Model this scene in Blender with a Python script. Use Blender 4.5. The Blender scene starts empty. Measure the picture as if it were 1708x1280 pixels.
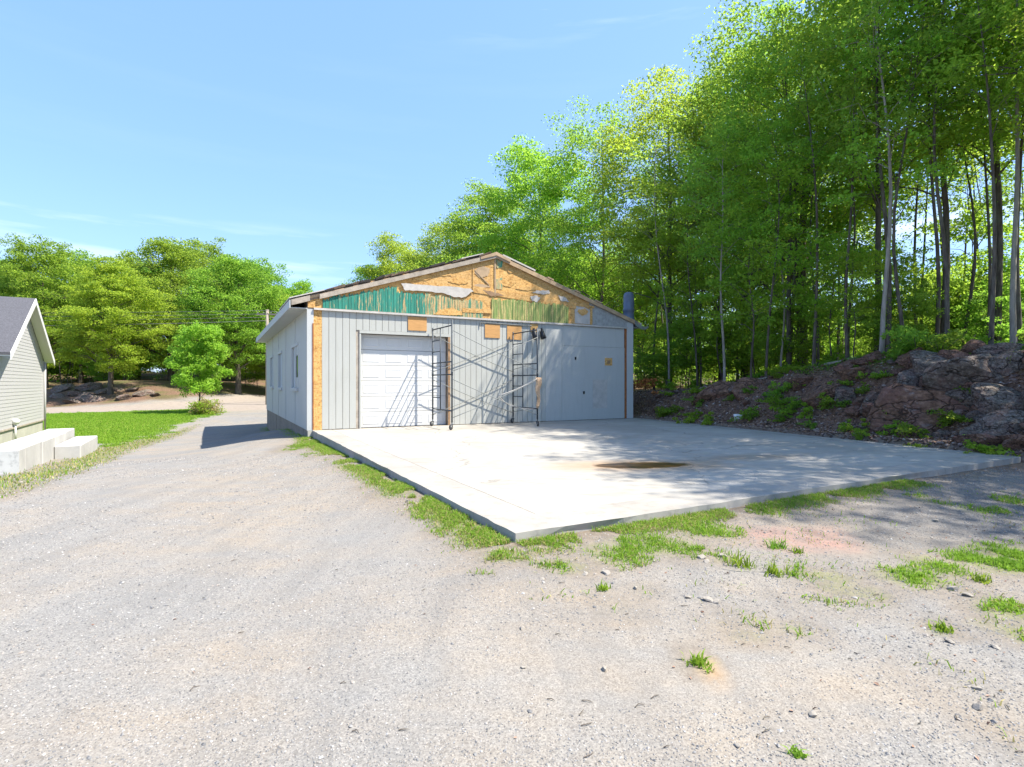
import bpy, math, random
import numpy as np
from mathutils import Vector, Matrix
R = math.radians
random.seed(7); rng = np.random.default_rng(7)
scene = bpy.context.scene
COL = scene.collection

# ------------------------------------------------------------------ camera, sky, sun, exposure
CAMZ, F = 1.45, 912.0            # eye height; focal length in pixels of a 1708 x 1280 frame
cam_d = bpy.data.cameras.new('camera'); cam = bpy.data.objects.new('camera', cam_d); COL.objects.link(cam)
cam.location = (0, 0, CAMZ); cam.rotation_euler = (R(90), 0, 0)
cam_d.sensor_width = 36; cam_d.lens = 36*F/1708; cam_d.clip_end = 1500; cam_d.clip_start = .05
scene.camera = cam

SUN_EL = R(58); SUN_AZ = R(-7.2)
S = Vector((math.cos(SUN_AZ)*math.cos(SUN_EL), math.sin(SUN_AZ)*math.cos(SUN_EL), math.sin(SUN_EL)))
w = bpy.data.worlds.new('World'); scene.world = w; w.use_nodes = True
nt = w.node_tree; nt.nodes.clear()
out = nt.nodes.new('ShaderNodeOutputWorld'); bg = nt.nodes.new('ShaderNodeBackground')
sky = nt.nodes.new('ShaderNodeTexSky'); sky.sky_type = 'NISHITA'; sky.sun_disc = False
sky.sun_elevation = SUN_EL; sky.sun_rotation = math.atan2(S.x, S.y)
sky.air_density = 1.0; sky.dust_density = 0.8; sky.ozone_density = 2.0; sky.altitude = 0
tc = nt.nodes.new('ShaderNodeTexCoord'); mp = nt.nodes.new('ShaderNodeMapping')
mp.inputs['Scale'].default_value = (1.3, 1.3, 13.0); mp.inputs['Rotation'].default_value = (0, R(-5), 0)
mp.inputs['Location'].default_value = (0.35, 0.0, 0.9)
cn = nt.nodes.new('ShaderNodeTexNoise'); cn.inputs['Scale'].default_value = 1.6; cn.inputs['Detail'].default_value = 7
cn.inputs['Roughness'].default_value = .55
cr = nt.nodes.new('ShaderNodeValToRGB'); cr.color_ramp.elements[0].position = .52; cr.color_ramp.elements[1].position = .80
cmix = nt.nodes.new('ShaderNodeMixRGB'); cmix.inputs['Color2'].default_value = (3.0, 3.1, 3.2, 1)
cm = nt.nodes.new('ShaderNodeMath'); cm.operation = 'MULTIPLY'; cm.inputs[1].default_value = .75
nt.links.new(tc.outputs['Generated'], mp.inputs['Vector']); nt.links.new(mp.outputs[0], cn.inputs['Vector'])
nt.links.new(cn.outputs['Fac'], cr.inputs['Fac']); sx = nt.nodes.new('ShaderNodeSeparateXYZ'); nt.links.new(tc.outputs['Generated'], sx.inputs[0])
er = nt.nodes.new('ShaderNodeValToRGB'); er.color_ramp.elements[0].position = .15; er.color_ramp.elements[0].color = (.2,.2,.2,1)
for p_, c_ in ((.19, .7), (.225, .8), (.26, .03), (.52, .03), (.57, .6), (.62, .03)): e_ = er.color_ramp.elements.new(p_); e_.color = (c_,)*3+(1,)
er.color_ramp.elements[-1].position = 1; er.color_ramp.elements[-1].color = (.1,.1,.1,1)
nt.links.new(sx.outputs['Z'], er.inputs['Fac']); m2_ = nt.nodes.new('ShaderNodeMath'); m2_.operation = 'MULTIPLY'
nt.links.new(cr.outputs['Color'], m2_.inputs[0]); nt.links.new(er.outputs['Color'], m2_.inputs[1]); nt.links.new(m2_.outputs[0], cm.inputs[0])
nt.links.new(cm.outputs[0], cmix.inputs['Fac'])
tint = nt.nodes.new('ShaderNodeMixRGB'); tint.inputs['Fac'].default_value = .76; tint.inputs['Color2'].default_value = (.41, .80, 1.75, 1)
nt.links.new(sky.outputs[0], tint.inputs['Color1']); nt.links.new(tint.outputs[0], cmix.inputs['Color1'])
nt.links.new(cmix.outputs[0], bg.inputs['Color']); bg.inputs['Strength'].default_value = .145
nt.links.new(bg.outputs[0], out.inputs['Surface'])

sd = bpy.data.lights.new('sun', 'SUN'); sd.energy = 2.85; sd.angle = R(.55); sd.color = (1, .94, .84)
sun = bpy.data.objects.new('sun', sd); COL.objects.link(sun)
sun.rotation_euler = (-S).to_track_quat('-Z', 'Y').to_euler(); sun.location = (20, 0, 30)
vs = scene.view_settings
vs.view_transform = 'Standard'; vs.look = 'None'; vs.exposure = 2.1; vs.gamma = 1; vs.use_curve_mapping = False
scene.cycles.max_bounces = 10; scene.cycles.diffuse_bounces = 7; scene.cycles.transmission_bounces = 8

# ------------------------------------------------------------------ helpers
def Sm(t): t = np.clip(t, 0, 1); return t*t*(3-2*t)
def _hash(i, j, s): 
    v = np.sin(i*127.1 + j*311.7 + s*74.7)*43758.5453
    return v - np.floor(v)
def vnoise(x, y, s=0):
    xi, yi = np.floor(x), np.floor(y); fx, fy = x-xi, y-yi
    fx = fx*fx*(3-2*fx); fy = fy*fy*(3-2*fy)
    a = _hash(xi, yi, s); b = _hash(xi+1, yi, s); c = _hash(xi, yi+1, s); d = _hash(xi+1, yi+1, s)
    return (a*(1-fx)+b*fx)*(1-fy) + (c*(1-fx)+d*fx)*fy
def fbm(x, y, s=0, o=4):
    v = 0; a = .5
    for k in range(o): v = v + a*vnoise(x*2**k, y*2**k, s+k); a *= .5
    return v

def tag(o, label=None, cat=None, group=None, kind=None):
    if label: o['label'] = label
    if cat: o['category'] = cat
    if group: o['group'] = group
    if kind: o['kind'] = kind
    return o
def link(name, data, parent=None, loc=None):
    o = bpy.data.objects.new(name, data); COL.objects.link(o)
    if parent: o.parent = parent
    if loc is not None: o.location = loc
    return o
def thing(name, label, cat, loc=(0,0,0), rz=0, group=None):
    o = link(name, None, None, loc); o.rotation_euler = (0, 0, rz); o.empty_display_size = .2
    return tag(o, label, cat, group)
def copy_thing(root, loc, rz=0, sc=None, label=None, group=None):
    r = root.copy(); COL.objects.link(r); r.location = loc; r.rotation_euler = (0, 0, rz)
    if sc is not None: r.scale = (sc, sc, sc) if not hasattr(sc, '__len__') else sc
    if label: r['label'] = label
    if group: r['group'] = group
    for ch in list(root.children):
        c = ch.copy(); COL.objects.link(c); c.parent = r
        for g in list(ch.children):
            d = g.copy(); COL.objects.link(d); d.parent = c
    return r

class MB:
    def __init__(s): s.v = []; s.f = []
    def quad(s, a, b, c, d): n = len(s.v); s.v += [a, b, c, d]; s.f.append((n, n+1, n+2, n+3)); return s
    def poly(s, pts): n = len(s.v); s.v += list(pts); s.f.append(tuple(range(n, n+len(pts)))); return s
    def box(s, x0, x1, y0, y1, z0, z1):
        n = len(s.v)
        s.v += [(x0,y0,z0),(x1,y0,z0),(x1,y1,z0),(x0,y1,z0),(x0,y0,z1),(x1,y0,z1),(x1,y1,z1),(x0,y1,z1)]
        s.f += [(n,n+3,n+2,n+1),(n+4,n+5,n+6,n+7),(n,n+1,n+5,n+4),(n+1,n+2,n+6,n+5),(n+2,n+3,n+7,n+6),(n+3,n,n+4,n+7)]
        return s
    def prism(s, pts, y0, y1):           # outline (x, z) pushed from y0 to y1
        n = len(s.v); m = len(pts)
        ar = sum(pts[i][0]*pts[(i+1)%m][1]-pts[(i+1)%m][0]*pts[i][1] for i in range(m))
        if ar < 0: pts = pts[::-1]
        s.v += [(p[0], y0, p[1]) for p in pts] + [(p[0], y1, p[1]) for p in pts]
        s.f.append(tuple(n+i for i in range(m))); s.f.append(tuple(n+m+i for i in reversed(range(m))))
        for i in range(m): j = (i+1) % m; s.f.append((n+i, n+m+i, n+m+j, n+j))
        return s
    def tube(s, pts, rad, n=6, cap=True):
        pts = [Vector(p) for p in pts]
        if not hasattr(rad, '__len__'): rad = [rad]*len(pts)
        base = len(s.v); prev = None
        for i, p in enumerate(pts):
            d = (pts[min(i+1, len(pts)-1)] - pts[max(i-1, 0)])
            d = d.normalized() if d.length > 1e-9 else Vector((0,0,1))
            if prev is None:
                u = d.cross(Vector((0,0,1)) if abs(d.z) < .9 else Vector((1,0,0))).normalized()
            else:
                u = (prev - d*prev.dot(d)).normalized()
            prev = u; v = d.cross(u)
            for k in range(n):
                a = 2*math.pi*k/n; q = p + (u*math.cos(a) + v*math.sin(a))*rad[i]; s.v.append(tuple(q))
        for i in range(len(pts)-1):
            for k in range(n):
                a = base+i*n+k; b = base+i*n+(k+1) % n
                s.f.append((a, b, b+n, a+n))
        if cap:
            s.f.append(tuple(base+k for k in reversed(range(n)))); s.f.append(tuple(base+(len(pts)-1)*n+k for k in range(n)))
        return s
    def mesh(s, name, mat, smooth=False):
        me = bpy.data.meshes.new(name); me.from_pydata([tuple(p) for p in s.v], [], s.f)
        if mat: me.materials.append(mat)
        if smooth: me.polygons.foreach_set('use_smooth', [True]*len(me.polygons))
        me.update(); return me
    def build(s, name, mat, parent=None, smooth=False, bevel=0, loc=None):
        o = link(name, s.mesh(name, mat, smooth), parent, loc)
        if bevel:
            b = o.modifiers.new('bevel', 'BEVEL'); b.width = bevel; b.segments = 1; b.limit_method = 'ANGLE'
        return o
def np_mesh(name, V, Fc, mat, smooth=False):
    """V (n,3), Fc (m,k)"""
    me = bpy.data.meshes.new(name); V = np.asarray(V, dtype=np.float32); Fc = np.asarray(Fc, dtype=np.int32)
    m, k = Fc.shape
    me.vertices.add(len(V)); me.vertices.foreach_set('co', V.ravel())
    me.loops.add(m*k); me.loops.foreach_set('vertex_index', Fc.ravel())
    me.polygons.add(m); me.polygons.foreach_set('loop_start', np.arange(m, dtype=np.int32)*k)
    me.polygons.foreach_set('loop_total', np.full(m, k, dtype=np.int32))
    me.polygons.foreach_set('use_smooth', np.full(m, smooth))
    if mat: me.materials.append(mat)
    me.update(calc_edges=True); me.validate(); return me

# ------------------------------------------------------------------ materials
class MT:
    def __init__(s, name, rough=.8, spec=.3):
        s.m = bpy.data.materials.new(name); s.m.use_nodes = True; s.t = s.m.node_tree; s.n = s.t.nodes
        s.b = s.n['Principled BSDF']; s.b.inputs['Roughness'].default_value = rough
        s.b.inputs['Specular IOR Level'].default_value = spec
        s.tc = s.n.new('ShaderNodeTexCoord'); s.co = s.tc.outputs['Object']
    def l(s, a, b): s.t.links.new(a, b)
    def map(s, scale=(1,1,1), rot=(0,0,0), loc=(0,0,0)):
        m = s.n.new('ShaderNodeMapping'); m.inputs['Scale'].default_value = scale
        m.inputs['Rotation'].default_value = rot; m.inputs['Location'].default_value = loc
        s.l(s.co, m.inputs['Vector']); return m.outputs[0]
    def noise(s, scale, detail=4, rough=.55, vec=None, dist=0):
        n = s.n.new('ShaderNodeTexNoise'); n.inputs['Scale'].default_value = scale
        n.inputs['Detail'].default_value = detail; n.inputs['Roughness'].default_value = rough
        n.inputs['Distortion'].default_value = dist
        s.l(vec or s.co, n.inputs['Vector']); return n.outputs['Fac']
    def voro(s, scale, out='Color', vec=None, feature='F1'):
        n = s.n.new('ShaderNodeTexVoronoi'); n.feature = feature; n.inputs['Scale'].default_value = scale
        s.l(vec or s.co, n.inputs['Vector']); return n.outputs[out]
    def ramp(s, fac, stops, interp='LINEAR'):
        n = s.n.new('ShaderNodeValToRGB'); n.color_ramp.interpolation = interp
        e = n.color_ramp.elements
        while len(e) < len(stops): e.new(.5)
        for i, (p, c) in enumerate(stops):
            e[i].position = p; e[i].color = (c, c, c, 1) if not hasattr(c, '__len__') else (*c, 1)
        s.l(fac, n.inputs['Fac']); return n.outputs['Color']
    def mix(s, fac, a, b, mode='MIX'):
        n = s.n.new('ShaderNodeMixRGB'); n.blend_type = mode
        for k, v in (('Fac', fac), ('Color1', a), ('Color2', b)):
            if isinstance(v, bpy.types.NodeSocket): s.l(v, n.inputs[k])
            elif k == 'Fac': n.inputs[k].default_value = v
            else: n.inputs[k].default_value = (*v, 1) if len(v) == 3 else v
        return n.outputs[0]
    def math(s, op, a, b=0.0):
        n = s.n.new('ShaderNodeMath'); n.operation = op
        for k, v in ((0, a), (1, b)):
            if isinstance(v, bpy.types.NodeSocket): s.l(v, n.inputs[k])
            else: n.inputs[k].default_value = v
        return n.outputs[0]
    def attr(s, name):
        n = s.n.new('ShaderNodeAttribute'); n.attribute_name = name; return n.outputs['Fac']
    def island(s): return s.n.new('ShaderNodeNewGeometry').outputs['Random Per Island']
    def objrand(s): return s.n.new('ShaderNodeObjectInfo').outputs['Random']
    def bump(s, h, strength=.3, dist=.01):
        n = s.n.new('ShaderNodeBump'); n.inputs['Strength'].default_value = strength; n.inputs['Distance'].default_value = dist
        s.l(h, n.inputs['Height']); s.l(n.outputs[0], s.b.inputs['Normal']); return s
    def col(s, c):
        if isinstance(c, bpy.types.NodeSocket): s.l(c, s.b.inputs['Base Color'])
        else: s.b.inputs['Base Color'].default_value = (*c, 1)
        return s

def simple(name, c, rough=.7, var=.15, scale=3, spec=.3, metal=0, bump=.1, stretch=(1,1,1)):
    m = MT(name, rough, spec); m.b.inputs['Metallic'].default_value = metal
    v = m.map(stretch); n = m.noise(scale, 6, .6, v); n2 = m.noise(scale*9, 3, .6, v)
    dark = tuple(x*(1-var*1.6) for x in c); lite = tuple(min(1, x*(1+var)) for x in c)
    cc = m.ramp(n, [(.3, dark), (.7, lite)])
    cc = m.mix(.35, cc, m.ramp(n2, [(.3, tuple(x*(1-var) for x in c)), (.7, lite)]))
    m.col(cc); m.bump(n2, bump, .004); return m.m

def painted(name, c, stain=(.34,.30,.22), amount=.25, rough=.6):
    """weathered paint: streaks running down, grime low down, faint patchiness"""
    m = MT(name, rough, .3)
    st = m.noise(3.0, 6, .6, m.map((3, 3, .35))); p = m.noise(.9, 5, .6); f = m.noise(60, 2, .5)
    a = m.ramp(st, [(.50, 0.0), (.78, amount)]); b = m.ramp(p, [(.45, 0.0), (.8, amount)])
    cc = m.mix(a, c, stain); cc = m.mix(b, cc, tuple(x*.72 for x in c))
    cc = m.mix(m.ramp(f, [(.3, .0), (.75, .12)]), cc, (.15,.14,.12))
    m.col(cc); m.bump(m.noise(25, 4, .6, m.map((1, 1, .3))), .12, .004); return m.m

def osb(name, base=(.53,.285,.08), lite=(.68,.43,.17), dark=(.22,.10,.03)):
    m = MT(name, .75, .2)
    v1 = m.voro(14, 'Color', m.map((1, 1, 2.4), (.1,.35,.2))); v2 = m.voro(22, 'Color', m.map((2.3, 1, 1), (.2,-.5,.1)))
    bw = m.n.new('ShaderNodeRGBToBW'); m.l(v1, bw.inputs[0]); bw2 = m.n.new('ShaderNodeRGBToBW'); m.l(v2, bw2.inputs[0])
    c1 = m.ramp(bw.outputs[0], [(.2, dark), (.42, base), (.8, lite)]); c2 = m.ramp(bw2.outputs[0], [(.15, dark), (.4, base), (.85, lite)])
    cc = m.mix(.5, c1, c2)
    n = m.noise(1.6, 6, .65, m.map((1, 1, 1.4))); cc = m.mix(m.ramp(n, [(.38, 0.0), (.75, .65)]), cc, lite)
    n2 = m.noise(3.5, 7, .7, m.map((.7, 1, 2))); cc = m.mix(m.ramp(n2, [(.60, 0.0), (.74, .7)]), cc, dark)
    m.col(cc); m.bump(bw.outputs[0], .3, .004); return m.m

def worn(name, c, under=(.60,.42,.20), lo=.42, hi=.52, stretch=(9, 1, .8)):
    m = MT(name, .7, .25)
    n = m.noise(1.6, 7, .68, m.map(stretch)); n2 = m.noise(30, 3, .6)
    mk = m.ramp(n, [(lo, 0.0), (hi, 1.0)])
    pc = m.ramp(m.noise(2.5, 5, .6, m.map((4, 1, .5))), [(.3, tuple(x*.65 for x in c)), (.7, tuple(x*1.25 for x in c))])
    uc = m.ramp(n2, [(.3, tuple(x*.6 for x in under)), (.7, under)])
    m.col(m.mix(mk, pc, uc)); m.bump(mk, .4, .004); return m.m

def leafmat(name, c1, c2, trans=(.30,.48,.06), tf=.55):
    m = MT(name, .55, .25); t = m.t
    r = m.island(); o = m.objrand()
    cc = m.ramp(r, [(0, c1), (.55, tuple((a+b)/2 for a, b in zip(c1, c2))), (1, c2)])
    hs = m.n.new('ShaderNodeHueSaturation'); m.l(cc, hs.inputs['Color'])
    m.l(m.math('ADD', m.math('MULTIPLY', o, .030), .491), hs.inputs['Hue'])
    m.l(m.math('ADD', m.math('MULTIPLY', o, .32), .96), hs.inputs['Value'])
    m.l(hs.outputs[0], m.b.inputs['Base Color'])
    tr = m.n.new('ShaderNodeBsdfTranslucent')
    tcx = m.mix(.5, hs.outputs[0], trans); hs2 = m.n.new('ShaderNodeHueSaturation'); m.l(tcx, hs2.inputs['Color'])
    m.l(m.math('ADD', m.math('MULTIPLY', o, .030), .491), hs2.inputs['Hue']); m.l(hs2.outputs[0], tr.inputs['Color'])
    mx = m.n.new('ShaderNodeMixShader'); mx.inputs[0].default_value = tf
    m.l(m.b.outputs[0], mx.inputs[1]); m.l(tr.outputs[0], mx.inputs[2])
    m.l(mx.outputs[0], m.n['Material Output'].inputs['Surface']); return m.m

M = {}
M['leaf'] = leafmat('leaf_maple', (.092,.175,.018), (.195,.30,.034), (.56,.76,.09), .64)
M['leaf_dark'] = leafmat('leaf_dark', (.072,.150,.020), (.145,.24,.032), (.52,.72,.09), .60)
M['leaf_lime'] = leafmat('leaf_lime', (.13,.23,.018), (.26,.38,.040), (.66,.82,.09), .64)
M['grass'] = leafmat('grass_blade', (.12,.215,.014), (.23,.33,.03), (.40,.56,.07), .45)
M['grass_dry'] = leafmat('grass_dry', (.20,.20,.05), (.44,.36,.16), (.40,.38,.15), .3)
M['litter'] = leafmat('leaf_litter', (.14,.075,.045), (.42,.28,.19), (.25,.15,.08), .1)
def bark(name, a, b):
    m = MT(name, .9, .15); v = m.map((1, 1, .16)); n = m.noise(14, 6, .65, v)
    c = m.ramp(n, [(.32, a), (.68, b)]); mo = m.noise(2.2, 4, .6)
    c = m.mix(m.ramp(mo, [(.5, 0.0), (.75, .5)]), c, (.17,.19,.13)); m.col(c); m.bump(n, .7, .02); return m.m
M['bark'] = bark('bark_dark', (.045,.036,.028), (.15,.125,.10))
M['bark_pale'] = bark('bark_pale', (.16,.14,.115), (.36,.32,.27))
M['stone_pale'] = simple('pale_stone', (.26,.235,.20), .85, .25, 8)
M['plank'] = painted('grey_green_siding', (.43,.435,.40), (.28,.26,.19), .25)
M['sidewall'] = painted('blue_grey_siding', (.46,.465,.44), (.27,.27,.23), .22)
M['white'] = painted('white_paint', (.48,.49,.475), (.5,.46,.36), .18)
M['door'] = painted('white_door_paint', (.60,.60,.58), (.5,.47,.4), .10, .45)
M['osb'] = osb('orange_sheathing'); M['osb2'] = osb('yellow_sheathing', (.50,.27,.075), (.62,.40,.17), (.22,.10,.03))
M['ply'] = simple('plywood_patch', (.50,.27,.10), .7, .14, 4, stretch=(1,1,6))
M['lumber'] = simple('bare_lumber', (.40,.285,.175), .75, .25, 5, stretch=(1,1,1))
M['greyboard'] = simple('weathered_board', (.36,.31,.25), .85, .3, 5)
M['green'] = worn('teal_siding', (.035,.215,.155), lo=.55, hi=.62)
M['green2'] = worn('flaking_teal_siding', (.08,.24,.15), lo=.44, hi=.52)
M['olive'] = worn('olive_siding', (.20,.27,.085), (.58,.48,.20), .48, .60)
M['wrap'] = simple('pale_wrap', (.47,.44,.40), .6, .18, 5)
M['silver'] = simple('silver_membrane', (.34,.345,.33), .55, .25, 9, bump=.4)
M['tar'] = simple('tar_paper', (.045,.040,.036), .9, .35, 6, bump=.5)
M['shingle_brown'] = simple('brown_shingle', (.15,.105,.075), .95, .4, 9, bump=.6)
M['roofgrey'] = simple('grey_roofing', (.30,.29,.28), .9, .2, 6)
M['metal'] = simple('dull_metal', (.30,.32,.32), .45, .2, 6, metal=.6)
M['steel'] = simple('dark_scaffold_steel', (.055,.065,.075), .5, .3, 12, metal=.3)
M['galv'] = simple('galvanised_brace', (.20,.21,.20), .6, .15, 9)
M['rubber'] = simple('caster_rubber', (.05,.05,.05), .7)
M['black'] = simple('black_plastic', (.02,.021,.023), .4)
M['blue'] = simple('blue_pipe', (.10,.125,.165), .42, .18, 5, .4)
M['rag'] = simple('tan_rag', (.55,.38,.24), .95, .3, 9)
M['wire'] = simple('power_wire', (.16,.16,.16), .6)
M['polewood'] = simple('pole_wood', (.28,.24,.19), .9, .25, 5, stretch=(4,4,.4))
M['hsiding'] = painted('cream_siding', (.42,.412,.40), (.36,.33,.28), .08)
M['hroof'] = simple('dark_shingle_roof', (.085,.085,.095), .95, .35, 25, bump=.7)
M['htrim'] = painted('white_trim', (.62,.61,.58), (.6,.57,.5), .08)
M['rust'] = simple('rusty_brown', (.32,.12,.04), .9, .4, 9)
M['brickd'] = simple('brown_stain_wood', (.30,.19,.11), .8, .3, 6)
m = MT('window_glass', .08, .6); m.col((.015,.018,.02)); M['glass'] = m.m
m = MT('window_blind', .35, .4); m.col((.52,.58,.60)); M['blind'] = m.m

def concrete(name, c, stainy=.5, grime=(.22,.21,.18), rough=.85):
    m = MT(name, rough, .25); a = m.noise(1.1, 7, .65); b = m.noise(7, 6, .65); f = m.noise(140, 2, .6)
    cc = m.ramp(a, [(.3, tuple(x*.80 for x in c)), (.7, tuple(min(.9, x*1.08) for x in c))])
    cc = m.mix(m.ramp(b, [(.52, 0.0), (.78, stainy)]), cc, grime); cc = m.mix(m.ramp(f, [(.35, 0.0), (.8, .16)]), cc, (.12,.12,.11))
    m.col(cc); m.bump(m.mix(.5, b, f), .35, .004); return m.m
M['block'] = concrete('block_concrete', (.44,.43,.40), .4, (.27,.26,.24))
M['blockdark'] = concrete('stained_block', (.50,.50,.47), .85, (.17,.17,.17))
M['found'] = concrete('foundation_concrete', (.26,.225,.185), .9, (.08,.07,.055))
M['hfound'] = concrete('house_foundation', (.44,.42,.36), .25, (.3,.28,.23))
M['edge'] = concrete('slab_side', (.36,.34,.305), .55, (.09,.08,.065))
M['slabrim'] = concrete('slab_rim', (.325,.302,.265), .6, (.20,.165,.125))

def rockmat(name, a, b, pink=.5):
    m = MT(name, .85, .25); n = m.noise(1.7, 8, .68); f = m.noise(11, 7, .7); wn = m.n.new('ShaderNodeTexNoise'); wn.inputs['Scale'].default_value = 2.2; wn.inputs['Detail'].default_value = 5; m.l(m.co, wn.inputs['Vector']); wv = m.n.new('ShaderNodeVectorMath'); wv.operation = 'MULTIPLY_ADD'; wv.inputs[1].default_value = (1.1, 1.1, 1.1); m.l(wn.outputs['Color'], wv.inputs[0]); m.l(m.map((1.0, .7, 1.9), (.4, .3, .2)), wv.inputs[2]); v = m.voro(1.25, 'Distance', wv.outputs[0], 'DISTANCE_TO_EDGE')
    c = m.ramp(f, [(.36, tuple(q_*.55 for q_ in a)), (.48, a), (.68, b)]); c = m.mix(m.ramp(n, [(.42, 0.0), (.66, pink)]), c, (.24,.125,.10))
    c = m.mix(m.ramp(m.noise(4.3, 6, .7), [(.58, 0.0), (.72, .6)]), c, (.34,.33,.31))
    lay = m.noise(2.6, 7, .7, m.map((.5, .6, 3.2), (.3, .5, 0))); c = m.mix(m.ramp(lay, [(.36, .6), (.43, 0.0)]), c, (.035,.028,.025)); c = m.mix(m.ramp(v, [(0.0, .85), (.022, 0.0)]), c, (.022,.017,.014)); m.col(c)
    m.bump(m.mix(m.ramp(v, [(0.0, 1.0), (.05, 0.0)]), m.mix(.5, f, m.noise(3.5, 9, .72)), (0,0,0)), 1.0, .07); return m.m
M['rock'] = rockmat('grey_rock', (.135,.110,.088), (.31,.265,.215), .5)
M['rock_red'] = rockmat('red_brown_rock', (.15,.082,.050), (.32,.19,.12), .7)

# ------------------------------------------------------------------ frames and terrain
TH = math.atan2(.475, .88); ex = np.array([.88, .475]); ey = np.array([-.475, .88])
B0 = np.array([-5.523, 14.77]); FLOOR = .18; WID, LEN = 11.32, 13.75
def T(u):                       # distance along the garage front for a column of the photograph
    k = (u-854)/F; return (k*B0[1]-B0[0])/(.88-.475*k)
def Zf(u, y): return (640-y)/F*(B0[1]+.475*T(u)) + CAMZ - FLOOR
def ZP(x, y, z):                # point on level z seen at photograph pixel x, y
    Y = F*(CAMZ-z)/(y-640); return np.array([(x-854)/F*Y, Y])

SL = [ZP(860, 890, FLOOR), ZP(1703, 762.5, FLOOR), B0+ex*(WID+.15), B0+ex*.12]   # slab corners
SLc = np.array(SL)
def slab_dist(x, y):            # signed distance outside the slab (positive outside)
    d = np.full(np.shape(x), -1e9)
    for i in range(4):
        a = SLc[i]; b = SLc[(i+1) % 4]; e = (b-a)/np.linalg.norm(b-a); n = np.array([e[1], -e[0]])
        d = np.maximum(d, (x-a[0])*n[0]+(y-a[1])*n[1])
    return d
bl = (SLc[2]-SLc[1]); bl = bl/np.linalg.norm(bl); bn = np.array([bl[1], -bl[0]])
def bankd(x, y): return (x-SLc[1][0])*bn[0]+(y-SLc[1][1])*bn[1]
def Ht(x, y, detail=True):
    x = np.asarray(x, float); y = np.asarray(y, float)
    h = -.58*Sm((y-6)/20) + .60*Sm((y-34)/26) - .17*Sm((-x-6.5)/3)*Sm((y-6)/4)*Sm((34-y)/10)
    far = Sm((y-60)/30); h = h + far*2.6*(.6+.5*vnoise(x*.05, y*.05, 5))
    lk = Sm((-x-24)/10)*Sm((y-42)/9); h = h + lk*1.6*(vnoise(x*.13, y*.13, 9)+.2)
    d = slab_dist(x, y); dg = np.maximum(np.maximum((x-B0[0])*ex[0]+(y-B0[1])*ex[1]-WID, -((x-B0[0])*ex[0]+(y-B0[1])*ex[1])), np.abs((x-B0[0])*ey[0]+(y-B0[1])*ey[1]-2)-2)
    wg = np.exp(-(np.maximum(dg, 0)/1.5)**2); h = h*(1-wg) + wg*(-.09); ww = np.exp(-(np.maximum(d, 0)/1.5)**2); h = h*(1-ww) + ww*(.085-.10*Sm((y-6)/8)*Sm((6-x)/6))
    h = h + .015*np.exp(-(np.maximum(d, 0)/1.1)**2)*Sm((9.5-y)/3)
    b = bankd(x, y); wob = .5*(vnoise(x*.45, y*.45, 3)-.5)
    HB = (2.15 - .75*Sm((y-14)/8))*(1-.75*Sm((y-34)/20))
    h = h + np.where(b > 0, .20*Sm(b/.18), 0) + HB*Sm((b-.25+wob*Sm(b))/2.3) + .035*np.clip(b-3, 0, 40)*(1-far)
    if detail:
        bk = Sm((b-.2)/.6)
        h = h + .012*(fbm(x*1.3, y*1.3, 1)-.47)*(1-ww)*2 + bk*(.30*(fbm(x*1.1, y*1.1, 4)-.47) + .12*(fbm(x*4, y*4, 6)-.47))*Sm((5-b)/3+.25)
        h = np.where(d < -.12, np.minimum(h, -.03), h)
    return h
def gp(px, py, it=12):          # ground point seen at a photograph pixel
    Yd = np.concatenate([np.arange(1.5, 20, .01), np.arange(20, 130, .05)]); x = (px-854)/F*Yd; zr = CAMZ+(640-py)/F*Yd; hh = Ht(x, Yd)
    k = np.argmax(hh >= zr) if (hh >= zr).any() else len(Yd)-1
    return Vector((x[k], Yd[k], hh[k]))
def pd(px, Y): return ((px-854)/F*Y, Y)   # ground plan point at depth Y

def poly_sd(px, py, poly):      # signed distance (inside positive) in plan/pixel space
    px = np.asarray(px, float); py = np.asarray(py, float); ins = np.zeros(px.shape, bool); dm = np.full(px.shape, 1e9)
    n = len(poly)
    for i in range(n):
        x0, y0 = poly[i]; x1, y1 = poly[(i+1) % n]
        c = ((y0 > py) != (y1 > py)) & (px < (x1-x0)*(py-y0)/((y1-y0) if y1 != y0 else 1e-9)+x0); ins ^= c
        dx, dy = x1-x0, y1-y0; t = np.clip(((px-x0)*dx+(py-y0)*dy)/(dx*dx+dy*dy+1e-9), 0, 1)
        dm = np.minimum(dm, np.hypot(px-x0-t*dx, py-y0-t*dy))
    return np.where(ins, dm, -dm)
def plan(poly): return [tuple(gp(a, b)[:2]) for a, b in poly]
LAWN = plan([(-400,775),(-60,705),(75,690),(220,686),(345,682),(372,687),(330,702),(290,716),(232,735),(175,748),(120,740),(-100,780)])
FRINGE = plan([(-60,815),(0,797),(110,768),(170,745),(240,733),(330,708),(250,742),(190,762),(110,795),(0,832),(-80,850)])
LANE = plan([(-300,694),(75,681),(220,676),(330,668),(400,660),(446,657),(520,657),(520,680),(372,687),(345,682),(220,686),(75,690),(-300,704)])
PINK = plan([(1240,885),(1400,880),(1440,925),(1330,935),(1240,915)])
SAND = plan([(1150,1095),(1190,1092),(1232,1130),(1215,1152),(1160,1130)])
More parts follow.
